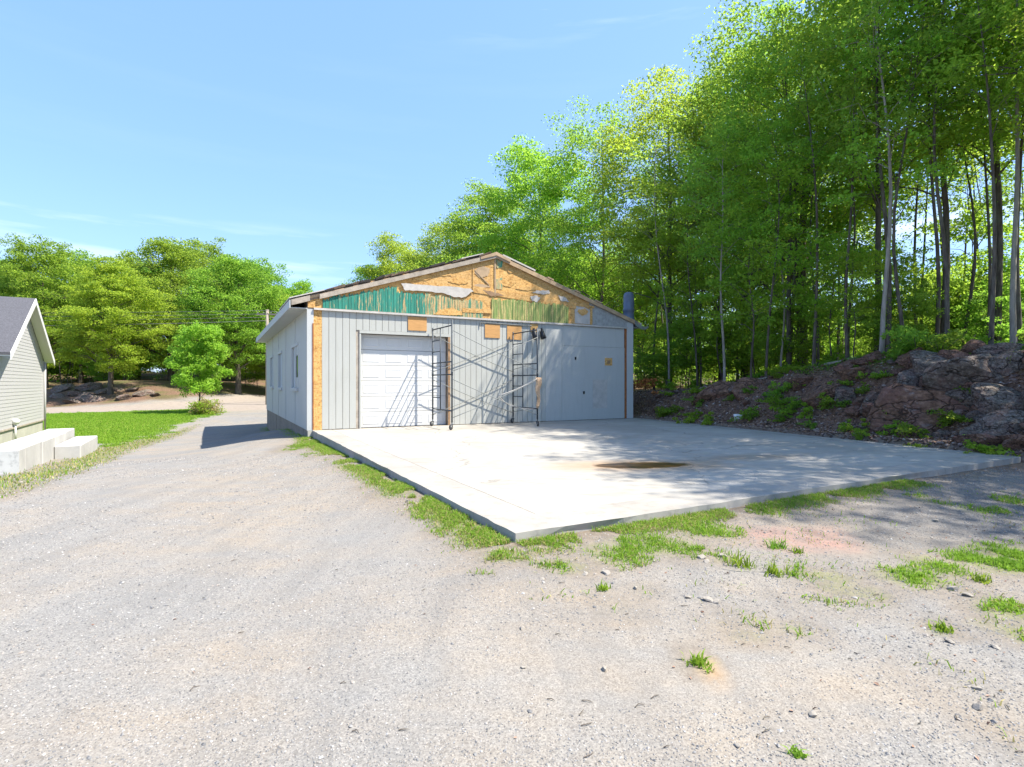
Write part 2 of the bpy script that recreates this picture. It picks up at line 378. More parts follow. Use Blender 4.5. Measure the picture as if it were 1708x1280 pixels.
# grass patches: centre px, radii px, density, dryness
GP = [(500,745,26,9,.8,.4),(545,752,30,9,.9,.35),(580,770,12,6,.6,.5),(632,806,18,8,.8,.6),(662,820,32,10,.9,.45),(715,848,22,16,.8,.45),(755,876,38,18,1,.4),
 (795,902,45,15,1,.65),(850,925,45,12,.9,.6),(905,905,16,7,.9,.3),(945,945,48,12,.9,.35),(1020,925,62,18,1,.3),(1100,912,80,20,1.1,.2),(1175,885,55,15,1,.25),
 (1200,932,18,9,.8,.3),(1375,962,46,16,1,.1),(1400,985,35,10,.8,.3),(1450,992,26,11,.8,.3),(1520,965,66,20,1.3,.1),(1565,945,40,18,1.1,.1),(1655,938,66,22,1.7,0),
 (1720,930,80,28,1.8,0),(1680,1020,55,16,1.1,.2),(1650,1042,30,8,.6,.4),(1700,1060,34,15,1.1,.3),(1030,1012,42,13,.35,.5),(1080,985,16,8,.4,.4),
 (1235,1042,55,18,.35,.6),(1255,1062,30,8,.6,.5),(1325,1050,30,9,.5,.6),(1162,1105,8,6,1,.2),(1573,1050,12,7,1,.2),(1550,835,26,9,.8,.3),(1625,850,32,9,.8,.3),
 (1692,838,28,10,.8,.3),(1300,855,40,7,.5,.5),(1390,1005,90,14,.3,.5),(1690,1235,26,26,.35,.6),(960,1000,60,18,.10,.7),(1640,1160,60,60,.07,.8),(860,960,60,20,.10,.5)]
GPW = []
for (cx, cy, rx, ry, dn, dr) in GP:
    c = gp(cx, cy); a = gp(cx+rx, cy); b1 = gp(cx, cy-ry); b2 = gp(cx, cy+ry)
    GPW.append((c.x, c.y, abs(a.x-c.x), max(.05, abs(b1.y-b2.y)/2), dn, dr))

def graded(lo, dlo, dhi, hi, step, g=1.06, mx=3.0):
    mid = list(np.arange(dlo, dhi+1e-6, step)); a = []; s = step; v = dlo
    while v > lo: s = min(s*g, mx); v -= s; a.append(v)
    b = []; s = step; v = dhi
    while v < hi: s = min(s*g, mx); v += s; b.append(v)
    return np.array(a[::-1]+mid+b)
gx = graded(-260, -9, 13.5, 260, .10, 1.035, 8); gy = graded(-30, 1.5, 21, 330, .10, 1.03, 8)
X, Y = np.meshgrid(gx, gy); Zt = Ht(X, Y); nx, ny = len(gx), len(gy)
V = np.stack([X.ravel(), Y.ravel(), Zt.ravel()], 1)
ii = (np.arange(ny-1)[:, None]*nx + np.arange(nx-1)[None, :]).ravel()
Fq = np.stack([ii, ii+1, ii+nx+1, ii+nx], 1)
m = MT('ground_mix', .95, .15)
g_f = m.voro(150, 'Color'); bw = m.n.new('ShaderNodeRGBToBW'); m.l(g_f, bw.inputs[0])
g_c = m.voro(70, 'Color', m.map((1,1,1), (0,0,.6))); bw2 = m.n.new('ShaderNodeRGBToBW'); m.l(g_c, bw2.inputs[0])
big = m.noise(.42, 6, .6); mid = m.noise(1.7, 6, .65, m.map((.6,1.5,1), (0,0,.35)))
gcol = m.ramp(bw.outputs[0], [(.12, (.13,.13,.13)), (.40, (.205,.205,.203)), (.72, (.265,.262,.255)), (.95, (.37,.36,.35))])
gcol = m.mix(.35, gcol, m.ramp(bw2.outputs[0], [(.15, (.16,.16,.158)), (.5, (.225,.222,.216)), (.9, (.29,.285,.275))]))
tcol = m.ramp(bw.outputs[0], [(.12, (.19,.16,.13)), (.45, (.27,.235,.195)), (.9, (.34,.30,.25))])
tmask = m.math('MULTIPLY', m.ramp(big, [(.40, .12), (.58, 1.0)]), m.ramp(mid, [(.36, .25), (.60, 1.0)]))
base = m.mix(tmask, gcol, tcol)
base = m.mix(m.ramp(m.noise(5, 6, .7), [(.5, 0.0), (.75, .35)]), base, (.19,.175,.16))
stk = m.noise(1.3, 6, .6, m.map((2.6, .38, 1), (0, 0, R(-28)))); base = m.mix(m.ramp(stk, [(.38, .26), (.52, 0.0)]), base, (.155,.155,.155)); base = m.mix(m.ramp(stk, [(.52, 0.0), (.68, .18)]), base, (.33,.305,.265))
base = m.mix(m.attr('dirt'), base, m.ramp(m.noise(14, 6, .7), [(.3, (.11,.085,.062)), (.7, (.25,.20,.15))]))
base = m.mix(m.attr('lane'), base, m.ramp(m.noise(4, 5, .6), [(.3, (.25,.21,.18)), (.7, (.34,.29,.25))]))
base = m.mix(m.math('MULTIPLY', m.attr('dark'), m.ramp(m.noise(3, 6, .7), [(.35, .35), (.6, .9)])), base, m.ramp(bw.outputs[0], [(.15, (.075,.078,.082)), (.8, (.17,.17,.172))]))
base = m.mix(m.math('MULTIPLY', m.attr('pink'), m.ramp(m.noise(6, 7, .7), [(.38, .45), (.58, 1.0)])), base, m.ramp(m.noise(22, 5, .7), [(.3, (.24,.15,.125)), (.7, (.36,.235,.20))]))
base = m.mix(m.math('MULTIPLY', m.attr('sand'), m.ramp(m.noise(18, 7, .75), [(.32, .1), (.48, 1.0)])), base, m.ramp(m.noise(30, 5, .7), [(.3, (.28,.19,.11)), (.7, (.40,.30,.20))]))
base = m.mix(m.math('MULTIPLY', m.attr('turf'), m.ramp(m.noise(26, 5, .75), [(.36, .15), (.60, 1.0)])), base, m.ramp(m.noise(7, 6, .7), [(.3, (.10,.145,.022)), (.7, (.21,.24,.06))]))
base = m.mix(m.attr('lawn'), base, m.ramp(m.noise(2.5, 6, .65), [(.3, (.12,.18,.018)), (.7, (.20,.26,.035))]))
base = m.mix(m.attr('forest'), base, m.ramp(m.noise(9, 7, .75), [(.3, (.055,.035,.024)), (.52, (.17,.105,.075)), (.75, (.33,.225,.17))]))
base = m.mix(m.attr('moss'), base, m.ramp(m.noise(6, 6, .7), [(.3, (.04,.065,.015)), (.7, (.10,.13,.03))]))
base = m.mix(1.0, base, (.88, .862, .825), 'MULTIPLY')
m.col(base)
hh = m.mix(.5, bw.outputs[0], m.noise(35, 4, .7)); m.bump(hh, .45, .007)
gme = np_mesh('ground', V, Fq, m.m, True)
Xr, Yr = X.ravel(), Y.ravel()
def addattr(name, val):
    a = gme.attributes.new(name, 'FLOAT', 'POINT'); a.data.foreach_set('value', np.clip(val, 0, 1).astype(np.float32))
nz = (fbm(Xr*1.4, Yr*1.4, 11)-.47)*2; nzf = (fbm(Xr*4, Yr*4, 12)-.47)*2
b_ = bankd(Xr, Yr); dsl = slab_dist(Xr, Yr)
lawn = Sm((poly_sd(Xr, Yr, LAWN)+nz*1.2)/.5)
addattr('lawn', lawn)
addattr('lane', Sm((poly_sd(Xr, Yr, LANE)+nz*.7+.6)/1.2)*.85)
addattr('pink', Sm((poly_sd(Xr, Yr, PINK)+nz*.3+.12)/.35)*.9)
SHADED_GRAVEL = plan([(1330,862),(1480,838),(1708,812),(1900,830),(1900,925),(1708,918),(1560,925),(1440,905)])  # darker grey gravel, with the tree shade there painted into its colour
addattr('dark', Sm((poly_sd(Xr, Yr, SHADED_GRAVEL)+nz*.4+.15)/.5)*.85)
addattr('sand', Sm((poly_sd(Xr, Yr, SAND)+nzf*.14)/.14))
forest = np.maximum(Sm((b_-.05+nz*.15)/.25), Sm((Yr-62+nz*3+ (Xr+30)*-.08)/3))
forest = np.maximum(forest, Sm((b_+1.7+nz*1.2)/1.2)*Sm((SLc[1][1]+.3-Yr)/1.)*.55)
FOR = plan([(-300,693),(75,681),(220,675),(330,665),(400,659),(600,656)]) + [(20, 95), (60, 200), (-250, 200), (-250, 30)]
forest = np.maximum(forest, Sm((poly_sd(Xr, Yr, FOR)+nz*.8)/1.2)*(b_ < 8))
addattr('forest', forest)
moss = Sm((Ht(Xr, Yr, False)-1.55)/.4)*Sm((nz+.35)/.5)*Sm((b_-1.5)) * .9
moss = np.maximum(moss, Sm((poly_sd(Xr, Yr, FOR)+nz)/2)*Sm((nz+nzf*.6+.1)/.5)*.7)
addattr('moss', moss)
dirt = np.exp(-(np.maximum(dsl, 0)/.55)**2)*.8
for (cx, cy, rx, ry, dn, dr) in GPW:
    e = np.hypot((Xr-cx)/(rx*1.35+.1), (Yr-cy)/(ry*1.35+.12)); dirt = np.maximum(dirt, Sm((1.25-e+nz*.5)/.7)*.55*min(1, dn+.2))
dirt = np.maximum(dirt, Sm((poly_sd(Xr, Yr, FRINGE)+.3+nz*.3)/.5)*.6)
dirt = np.maximum(dirt, Sm((Xr-1.0)/2)*Sm((Yr-3.3+nz*.5)/.8)*.35*(b_ < 0)*(dsl > 0))
addattr('dirt', dirt)
turf = np.zeros(len(Xr))
for (cx, cy, rx, ry, dn, dr) in GPW:
    e = np.hypot((Xr-cx)/(rx+.03), (Yr-cy)/(ry+.04)); turf = np.maximum(turf, Sm((1.0-e+nz*.25+nzf*.3)/.6)*np.clip(dn*1.1-.35, 0, 1)*.75)
turf = np.maximum(turf, Sm((poly_sd(Xr, Yr, FRINGE)+.1+nz*.4+nzf*.2)/.6)*.55)
addattr('turf', turf)
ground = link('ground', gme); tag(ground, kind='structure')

# ------------------------------------------------------------------ concrete slab
m = MT('slab_concrete', .75, .3)
a = m.noise(.5, 7, .62); b = m.noise(3, 7, .68, m.map((1, 3, 1), (0,0,TH))); f = m.noise(120, 2, .6)
c = m.ramp(a, [(.32, (.285,.265,.23)), (.62, (.38,.358,.315))]); c = m.mix(m.ramp(b, [(.46, 0.0), (.70, .55)]), c, (.235,.20,.155))
c = m.mix(m.ramp(f, [(.35, 0.0), (.8, .10)]), c, (.2,.19,.17))
rp = ZP(1072, 776, FLOOR); rp2 = ZP(1110, 771, FLOOR)
def spot(m, p, rx, ry, rz, lo, hi, noise=.35):
    g = m.n.new('ShaderNodeMapping'); g.vector_type = 'TEXTURE'; g.inputs['Location'].default_value = (p[0], p[1], 0)
    g.inputs['Rotation'].default_value = (0, 0, rz); g.inputs['Scale'].default_value = (rx, ry, 50)
    m.l(m.co, g.inputs['Vector']); ln = m.n.new('ShaderNodeVectorMath'); ln.operation = 'LENGTH'; m.l(g.outputs[0], ln.inputs[0])
    v = m.math('ADD', ln.outputs['Value'], m.math('MULTIPLY', m.noise(2.2, 6, .7), noise)); return m.ramp(v, [(lo, 1.0), (hi, 0.0)])
halo = spot(m, rp, 2.4, 1.0, .05, .55, 1.0, .45); hal2 = spot(m, rp2+np.array([1.6,.6]), 2.4, .7, .3, .5, 1.0, .6)
core = spot(m, rp, 1.15, .46, .1, .86, .98, .5)
c = m.mix(m.math('MULTIPLY', halo, .62), c, (.30,.175,.075)); c = m.mix(m.math('MULTIPLY', hal2, .5), c, (.22,.15,.085))
cc2 = m.ramp(m.noise(3.5, 5, .7, m.map((1,4,1))), [(.42, (.035,.018,.007)), (.62, (.13,.065,.02))]); c = m.mix(m.math('MULTIPLY', core, 1.0), c, cc2)
wn = m.n.new('ShaderNodeTexNoise'); wn.inputs['Scale'].default_value = .9; wn.inputs['Detail'].default_value = 6; m.l(m.co, wn.inputs['Vector']); wv = m.n.new('ShaderNodeVectorMath'); wv.operation = 'MULTIPLY_ADD'; wv.inputs[1].default_value = (1.6, 1.6, 0); m.l(wn.outputs['Color'], wv.inputs[0]); m.l(m.co, wv.inputs[2])
ck = m.voro(.22, 'Distance', wv.outputs[0], 'DISTANCE_TO_EDGE'); c = m.mix(m.ramp(ck, [(0.0, .55), (.0035, 0.0)]), c, (.10,.09,.075))
tr_ = m.noise(1.1, 5, .6, m.map((.35, 3.2, 1), (0, 0, R(-40)))); c = m.mix(m.ramp(tr_, [(.56, 0.0), (.70, .35)]), c, (.21,.19,.16))
m.col(c); rr = m.mix(core, (.75,.75,.75), (.30,.30,.30)); m.l(rr, m.b.inputs['Roughness']); m.bump(m.mix(.5, b, f), .22, .004)
M['slab'] = m.m
def lerp(a, b, t): return a+(b-a)*t
slab_root = link('concrete_slab', None, None, (0,0,0)); tag(slab_root, kind='structure')
def inner(i, j, off):           # offset corner inward
    P = SLc; cen = P.mean(0); out_ = []
    return None
def inset(P, off):
    n = len(P); L = []
    for i in range(n):
        a, b = P[i], P[(i+1) % n]; e = (b-a)/np.linalg.norm(b-a); nn = np.array([-e[1], e[0]]); L.append((a+nn*off[i], e))
    out_ = []
    for i in range(n):
        p, e = L[i-1]; q, g = L[i]; A = np.array([[e[0], -g[0]], [e[1], -g[1]]]); t = np.linalg.solve(A, q-p); out_.append(p+e*t[0])
    return out_
IN = inset(SLc, [.52, .40, .02, .50])
# rim strips: each a real piece, inner field 5 mm lower with an open joint
IJ = inset(SLc, [.535, .415, .02, .515])
MB().poly([(*p, FLOOR-.004) for p in IJ]).build('slab_field', M['slab'], slab_root)
for i in (0, 1, 3):
    a, b = SLc[i], SLc[(i+1) % 4]; ia, ib = IN[i], IN[(i+1) % 4]; n = 60; mb = MB(); th = [.17, .2, .2, .2][i]
    L = np.linalg.norm(b-a); e = (b-a)/L; nn = np.array([e[1], -e[0]])
    rowt = []; rowb = []; rowi = []
    for k in range(n+1):
        t = k/n; jag = 0 if k in (0, n) else (.035*(fbm(np.array(t*L*1.6), np.array(i*3.), 21)-.47) + .022*(vnoise(np.array(t*L*7), np.array(i*5.), 22)-.5))
        und = 0 if k in (0, n) else .10*max(0, float(fbm(np.array(t*L*1.1), np.array(i*7.), 23))-.42)
        p = lerp(a, b, t)+nn*jag; rowt.append((*p, FLOOR)); q = p-nn*und; rowb.append((*q, FLOOR-.05-.02*random.random())); rowi.append((*lerp(ia, ib, t), FLOOR))
    s0 = len(mb.v); mb.v += rowt+rowi+rowb
    drop = [(p[0], p[1], -.3) for p in rowb]; mb.v += drop; inn = [(p[0], p[1], FLOOR-.05) for p in rowi]; mb.v += inn
    for k in range(n):
        A, Bq, Cq, D_, E_ = s0+k, s0+n+1+k, s0+2*(n+1)+k, s0+3*(n+1)+k, s0+4*(n+1)+k
        mb.f.append((A, A+1, Bq+1, Bq)); mb.f.append((Cq, Cq+1, A+1, A)); mb.f.append((D_, D_+1, Cq+1, Cq)); mb.f.append((Bq, Bq+1, E_+1, E_))
    o = mb.build('slab_rim', M['slabrim'], slab_root); o.data.materials.append(M['edge'])
    mi = np.zeros(len(o.data.polygons), np.int32); mi[1::4] = 1; mi[2::4] = 1; o.data.polygons.foreach_set('material_index', mi)

# ------------------------------------------------------------------ garage
G = thing('garage', 'long grey green garage with stripped orange gable and white roll door beside the slab', 'garage', (B0[0], B0[1], FLOOR), TH)
ZT = 3.29; PK = 5.36; SLP = (PK-3.57)/(WID/2)
def roofz(t): return PK - SLP*abs(t-WID/2)
D0, D1, DT = T(602), 4.05, 2.69; REC = .18
# walls (core shells, planks and sheets are laid in front of them)
mb = MB().box(.0, D0, .0, .18, 0, ZT).box(D1, WID, 0, .18, 0, ZT).box(D0, D1, 0, .18, DT, ZT)
mb.prism([(0, ZT), (WID, ZT), (WID, roofz(WID)-.02), (WID/2, PK-.02), (0, roofz(0)-.02)], 0, .18); mb.build('front_wall', M['greyboard'], G)
# left wall as clear panels with seams round three windows
wins = [(1.95, 3.35, 1.16, 2.42), (6.56, 7.75, 1.14, 2.42), (10.2, 11.45, 1.16, 2.42)]
segs = [0.0]+[v for wv in wins for v in wv[:2]]+[LEN]
mb = MB()
for i in range(0, len(segs), 2): mb.box(0, .15, .18 if i == 0 else segs[i], segs[i+1], 0, roofz(0)-.03)
for (a, b, z0, z1) in wins: mb.box(0, .15, a, b, 0, z0); mb.box(0, .15, a, b, z1, roofz(0)-.03)
mb.build('left_wall', M['sidewall'], G)
MB().box(WID-.15, WID, .18, LEN, 0, roofz(WID)-.03).build('right_wall', M['sidewall'], G)
MB().prism([(0, 0), (WID, 0), (WID, roofz(WID)-.03), (WID/2, PK-.03), (0, roofz(0)-.03)], LEN, LEN+.15).build('rear_wall', M['sidewall'], G)
for i in range(5):
    y0 = .02+i*2.6; 
    MB().box(-.012, -.002, y0, y0+.035, .01, roofz(0)-.22).build('batten', M['sidewall'], G)
for (a, b, z0, z1) in wins:
    wf = MB().box(-.008, .0, a-.09, a, z0-.09, z1+.09).box(-.03, .0, b, b+.09, z0-.09, z1+.09).box(-.03, .0, a, b, z1, z1+.09).build('window', M['white'], G)
    MB().box(-.06, .0, a-.12, b+.12, z0-.12, z0-.03).build('sill', M['white'], wf)
    mid_ = (a+b)/2
    if a < 3:
        MB().box(.004, .02, a, a+.46, 1.46, 2.12).build('pane', M['glass'], wf)
        MB().box(.0, .02, a, a+.46, z0, 1.455).build('board', M['sidewall'], wf); MB().box(.0, .02, a, a+.46, 2.125, z1).build('board', M['sidewall'], wf)
        MB().box(-.012, .02, a+.47, mid_-.021, z0, z1).build('board', M['white'], wf)
    else: MB().box(.03, .05, a, mid_, z0, z1).build('pane', M['blind'], wf)
    MB().box(.05, .07, mid_, b, z0, z1).build('pane', M['blind'], wf)
    MB().box(.0, .05, mid_-.02, mid_+.02, z0, z1).build('mullion', M['white'], wf)
# foundation
mb = MB(); nn_ = 26
for k in range(nn_):
    y0, y1 = LEN*k/nn_, LEN*(k+1)/nn_; e = .03*random.random(); mb.box(.02+e*.4, .3, y0, y1, -1.4, -.005-.0*e)
mb.box(.02, WID-.02, LEN-.3, LEN+.1, -1.4, -.005).box(WID-.3, WID-.02, 0, LEN-.3, -1.4, -.005).box(.3, WID-.3, .0, .3, -1.4, -.005)
mb.build('foundation', M['found'], G)
MB().box(.0, .13, -.05, .03, -.6, -.006).build('foundation_corner', M['hfound'], G)
# corner board, bare strips
MB().box(-.02, .15, -.035, -.002, 0, 3.28).build('corner_board', M['white'], G)
MB().box(.152, .365, -.022, -.002, 0, 3.56).build('bare_strip', M['osb'], G)
MB().box(.12, .15, -.05, -.035, .02, 2.9).build('torn_edge', M['rust'], G)
MB().box(10.93, 11.03, -.022, -.002, 0, 3.27).build('bare_strip', M['rust'], G)
MB().box(11.03, WID+.01, -.03, -.002, 0, 3.5).build('corner_board', M['white'], G)
# vertical siding planks, each its own piece
def plank(t0, t1, z0, z1, mat, name='siding_plank', y=-.002, th=.018):
    g = .012; mb = MB()
    mb.prism([(t0+g*.3, 0), (t1-g*.7, 0), (t1-g*.7, 1), (t0+g*.3, 1)], 0, 0) if False else None
    jt = random.uniform(-.002, .002); mb.box(t0+g*.4, t1-g*.6, y-th+jt, y, z0, z1)
    return mb.build(name, mat, G)
t = .367
while t < 10.92:
    t1 = min(t+.185, 10.925); c = (t+t1)/2
    if t1-t > .04:
        if D0-.05 < c < D1+.06: plank(t, t1, DT+.09, ZT-.005, M['plank'])
        else: plank(t, t1, .012+random.random()*.01, ZT-.005, M['plank'])
    t += .185
# thin recessed strip between planks reads dark because of real gaps; flashing above
MB().box(.15, 11.03, -.075, -.001, ZT, ZT+.035).build('flashing', M['greyboard'], G)
MB().box(.15, 11.03, -.085, -.075, ZT-.025, ZT+.03).build('flashing_lip', M['wrap'], G)
MB().tube([(T(800), -.05, 3.19), (T(886), -.05, 3.17)], .014, 8).build('conduit', M['galv'], G)
MB().tube([(T(800), -.05, 3.19), (T(800), -.05, 3.05)], .014, 8).build('conduit_end', M['galv'], G)
# door, frame, sections and raised panels
MB().box(D0-.045, D0, -.025, .16, 0, DT+.0).build('door_jamb', M['plank'], G)
MB().box(D1, D1+.07, -.03, .16, 0, DT).build('door_jamb', M['brickd'], G)
MB().box(D0-.045, D1+.07, -.032, .16, DT, DT+.085).build('door_head', M['plank'], G)
dr = link('garage_door', None, G); 
ns = 6; sh = DT/ns
for i in range(ns):
    z0 = i*sh
    sec = MB().box(D0, D1, REC, REC+.05, z0+.005, z0+sh-.005).build('door_section', M['door'], dr, bevel=.004)
    w4 = (D1-D0)/4
    mb = MB()
    for k in range(4):
        x0 = D0+k*w4+.09; x1 = D0+(k+1)*w4-.09; a0, a1 = z0+.09, z0+sh-.09; y = REC
        o_ = [(x0, y-.001, a0), (x1, y-.001, a0), (x1, y-.001, a1), (x0, y-.001, a1)]; q = .022
        i1 = [(x0+q, y-.008, a0+q), (x1-q, y-.008, a0+q), (x1-q, y-.008, a1-q), (x0+q, y-.008, a1-q)]
        r = .05; i2 = [(x0+r, y-.012, a0+r), (x1-r, y-.012, a0+r), (x1-r, y-.012, a1-r), (x0+r, y-.012, a1-r)]
        n = len(mb.v); mb.v += o_+i1+i2
        for j in range(4): jn = (j+1) % 4; mb.f += [(n+j, n+jn, n+4+jn, n+4+j), (n+4+j, n+4+jn, n+8+jn, n+8+j)]
        mb.f.append((n+8, n+9, n+10, n+11))
        for j in range(4): mb.v[n+8+j] = (mb.v[n+8+j][0], y-.003, mb.v[n+8+j][2])
    # join the raised fields to their section: real relief, one mesh
    s_me = sec.data; mm = mb.mesh('x', M['door']); vv = [tuple(v.co) for v in s_me.vertices]; ff = [tuple(p.vertices) for p in s_me.polygons]
    n = len(vv); vv += [tuple(v.co) for v in mm.vertices]; ff += [tuple(n+i_ for i_ in p.vertices) for p in mm.polygons]
    nm = bpy.data.meshes.new('door_section'); nm.from_pydata(vv, [], ff); nm.materials.append(M['door']); sec.data = nm
MB().box(D0, D1, REC-.02, REC+.04, -.0, .012).build('door_seal', M['black'], G)
# patches on the front
def patch(u0, u1, y0, y1, mat, name, th=.02, yy=-.022, label=None):
    o = MB().box(T(u0), T(u1), yy-th, yy, Zf((u0+u1)/2, y1), Zf((u0+u1)/2, y0)).build(name, mat, G)
    if label: o['label'] = label
    return o
patch(680, 711, 529.5, 552, M['ply'], 'plywood_patch', label='square plywood patch above the roll door')
patch(808, 833, 541.5, 564, M['ply'], 'plywood_patch'); patch(845, 869, 543.5, 567, M['ply'], 'plywood_patch')
patch(1008, 1020, 597.5, 610, M['osb'], 'wood_patch', label='small square orange patch on the shaded wall')
MB().box(T(1011.5), T(1016.5), -.055, -.043, 1.98, 2.1).build('outlet_hole', M['brickd'], G)
patch(988, 1012, 633.5, 681, M['wrap'], 'pale_panel', .008)
# big sheet over the old right opening, with seams
MB().box(7.55, 8.19, -.028, -.021, .01, ZT-.01).build('wall_sheet', M['sidewall'], G)
MB().box(8.20, 10.9, -.032, -.021, 2.57, 3.24).build('wall_sheet', M['sidewall'], G)
MB().box(8.20, 10.92, -.028, -.021, .01, 2.56).build('wall_sheet', M['sidewall'], G)
for (u, y) in ((959, 598), (973, 655)): MB().box(T(u)-.03, T(u)+.03, -.042, -.03, Zf(u, y)-.05, Zf(u, y)+.05).build('wall_fitting', M['black'], G)
# flood light with two heads
fl = MB().box(T(884), T(896), -.05, -.021, 2.98, 3.24).build('light_bracket', M['osb2'], G)
for (u, z) in ((888, 2.95), (901, 2.97)):
    mb = MB(); p = Vector((T(u), -.12, z)); d = Vector((.1, -.3, -1)).normalized()
    mb.tube([p-d*-.0+Vector((0,0,.12)), p+Vector((0,0,.05)), p, p+d*.10, p+d*.22], [.03, .05, .075, .085, .10], 12); mb.build('lamp_head', M['black'], fl, True)
    MB().box(p.x-.015, p.x+.015, -.12, -.05, z+.1, z+.14).build('lamp_arm', M['black'], fl)
# gable sheathing sheets
sh_edges = [.0, 1.9, 3.1, 4.3, 5.50, 5.82, 7.05, 8.3, 9.35, 10.2, WID]
for a, b in zip(sh_edges[:-1], sh_edges[1:]):
    pts = [(a+.003, ZT+.037), (b-.003, ZT+.037), (b-.003, roofz(b)-.07)]
    if a < WID/2 < b: pts.append((WID/2, PK-.07))
    pts.append((a+.003, roofz(a)-.07)); mt = M['silver'] if a > 9.3 else (M['osb2'] if int(a*3) % 3 == 0 else M['osb'])
    MB().prism(pts, -.02-random.random()*.004, -.001).build('sheathing_panel', mt, G)
MB().prism([(T(958), ZT+.06), (T(984), ZT+.06), (T(984), ZT+.55), (T(958), ZT+.78)], -.032, -.025).build('pale_panel', M['wrap'], G)
for (a, b) in ((.95, .04), (1.0, 0)):
    pass
def strip(p, q, wd, mat, name, y0=-.045, y1=-.024):
    p = np.array([T(p[0]), Zf(*p)]); q = np.array([T(q[0]), Zf(*q)]); e = (q-p)/np.linalg.norm(q-p); n = np.array([-e[1], e[0]])*wd/2
    return MB().prism([tuple(p+n), tuple(q+n), tuple(q-n), tuple(p-n)], y0, y1).build(name, mat, G)
strip((825, 430), (825, 495), .05, M['lumber'], 'gable_batten'); strip((789, 450), (789, 487), .06, M['osb2'], 'gable_batten')
strip((788, 448), (815, 476), .03, M['lumber'], 'gable_batten'); strip((790, 483), (960, 511), .20, M['osb2'], 'torn_sheet', -.04, -.026)
strip((985, 512), (985, 545), .10, M['osb2'], 'gable_batten'); strip((955, 508), (990, 513), .08, M['osb2'], 'gable_batten')
strip((770, 518), (818, 520), .13, M['osb2'], 'torn_sheet', -.06, -.046)
def ragged(pts_px, mat, name, y0, y1, jit=.03, sub=4):
    P = [np.array([T(a), Zf(a, b)]) for a, b in pts_px]; out_ = []
    for i in range(len(P)):
        a, b = P[i], P[(i+1) % len(P)]
        for k in range(sub): out_.append(tuple(a+(b-a)*k/sub+(rng.random(2)-.5)*jit*(1 if k else .3)))
    return MB().prism(out_, y0, y1).build(name, mat, G)
ragged([(722, 525), (735, 517), (752, 514), (768, 520), (771, 526)], M['osb'], 'torn_sheet', -.065, -.046)
ragged([(668, 474), (700, 476), (740, 478), (784, 482), (788, 487), (772, 497), (755, 496), (735, 489), (700, 486), (675, 486)], M['wrap'], 'torn_wrap', -.075, -.05, .05)
ragged([(884, 495), (893, 493), (900, 498), (895, 505), (886, 503)], M['wrap'], 'torn_wrap', -.055, -.046, .05)
ragged([(930, 493), (942, 497), (948, 504), (936, 503)], M['wrap'], 'torn_wrap', -.055, -.046, .05)
ragged([(827, 433), (838, 436), (836, 446), (828, 448)], M['green2'], 'old_siding_scrap', -.035, -.022, .05)
ragged([(827, 466), (838, 464), (837, 484), (826, 482)], M['green2'], 'old_siding_scrap', -.035, -.022, .05)
ragged([(805, 484), (830, 489), (840, 494), (818, 495)], M['brickd'], 'splintered_board', -.045, -.040, .04)
# green planks under the gable, each with a torn top
tops = [(536,500),(560,495),(600,489),(640,482),(660,476),(664,489),(700,490),(745,494),(770,500),(800,502)]
def topy(u): return float(np.interp(u, [a for a, _ in tops], [b for _, b in tops]))
def gplank(u0, u1, yt, mat):
    t0, t1 = T(u0), T(u1); z1 = Zf((u0+u1)/2, yt); pts = [(t0, ZT+.04), (t1-.008, ZT+.04)]
    k = 5
    for i in range(k, -1, -1): pts.append((t0+(t1-.008-t0)*i/k, z1+(random.random()-.5)*.10))
    MB().prism(pts, -.046-random.random()*.004, -.026).build('green_siding_plank', mat, G)
    c = (t0+t1)/2; MB().box(c-.012, c+.012, -.056, -.0505, ZT+.045, z1-.06).build('plank_rib', mat, G)
u = 538
while u < 800:
    tt = T(u); u1 = u
    while T(u1) < tt+.17: u1 += .25
    gplank(u, u1, topy((u+u1)/2)+random.uniform(-1, 2), M['green'] if u < 702 else M['green2']); u = u1
u = 819
while u < 946:
    tt = T(u); u1 = u
    while T(u1) < tt+.17: u1 += .25
    gplank(u, u1, np.interp(u, [819, 860, 950], [499, 501, 512])+random.uniform(-1, 1), M['olive']); u = u1
random.seed(17)
for (cu, cy, ww_, hh_, mt_) in ((640,472,30,5,'osb2'),(690,462,26,8,'osb'),(735,455,22,7,'osb2'),(765,470,18,6,'osb'),(805,455,14,10,'lumber'),(850,470,16,9,'osb'),(880,482,20,5,'osb2'),(905,488,16,4,'wrap'),(860,452,14,6,'osb2'),(800,478,16,4,'lumber'),(920,500,14,4,'osb'),(970,520,10,7,'osb2'),(600,482,18,3,'osb'),(750,510,14,4,'osb2')):
    pts_ = [(cu+math.cos(a_*.785)*ww_*random.uniform(.6, 1.2), cy+cu*0+math.sin(a_*.785)*hh_*random.uniform(.5, 1.2)) for a_ in range(8)]
    ragged(pts_, M[mt_], 'torn_sheet', -.034-random.random()*.004, -.0245, .05, 3)
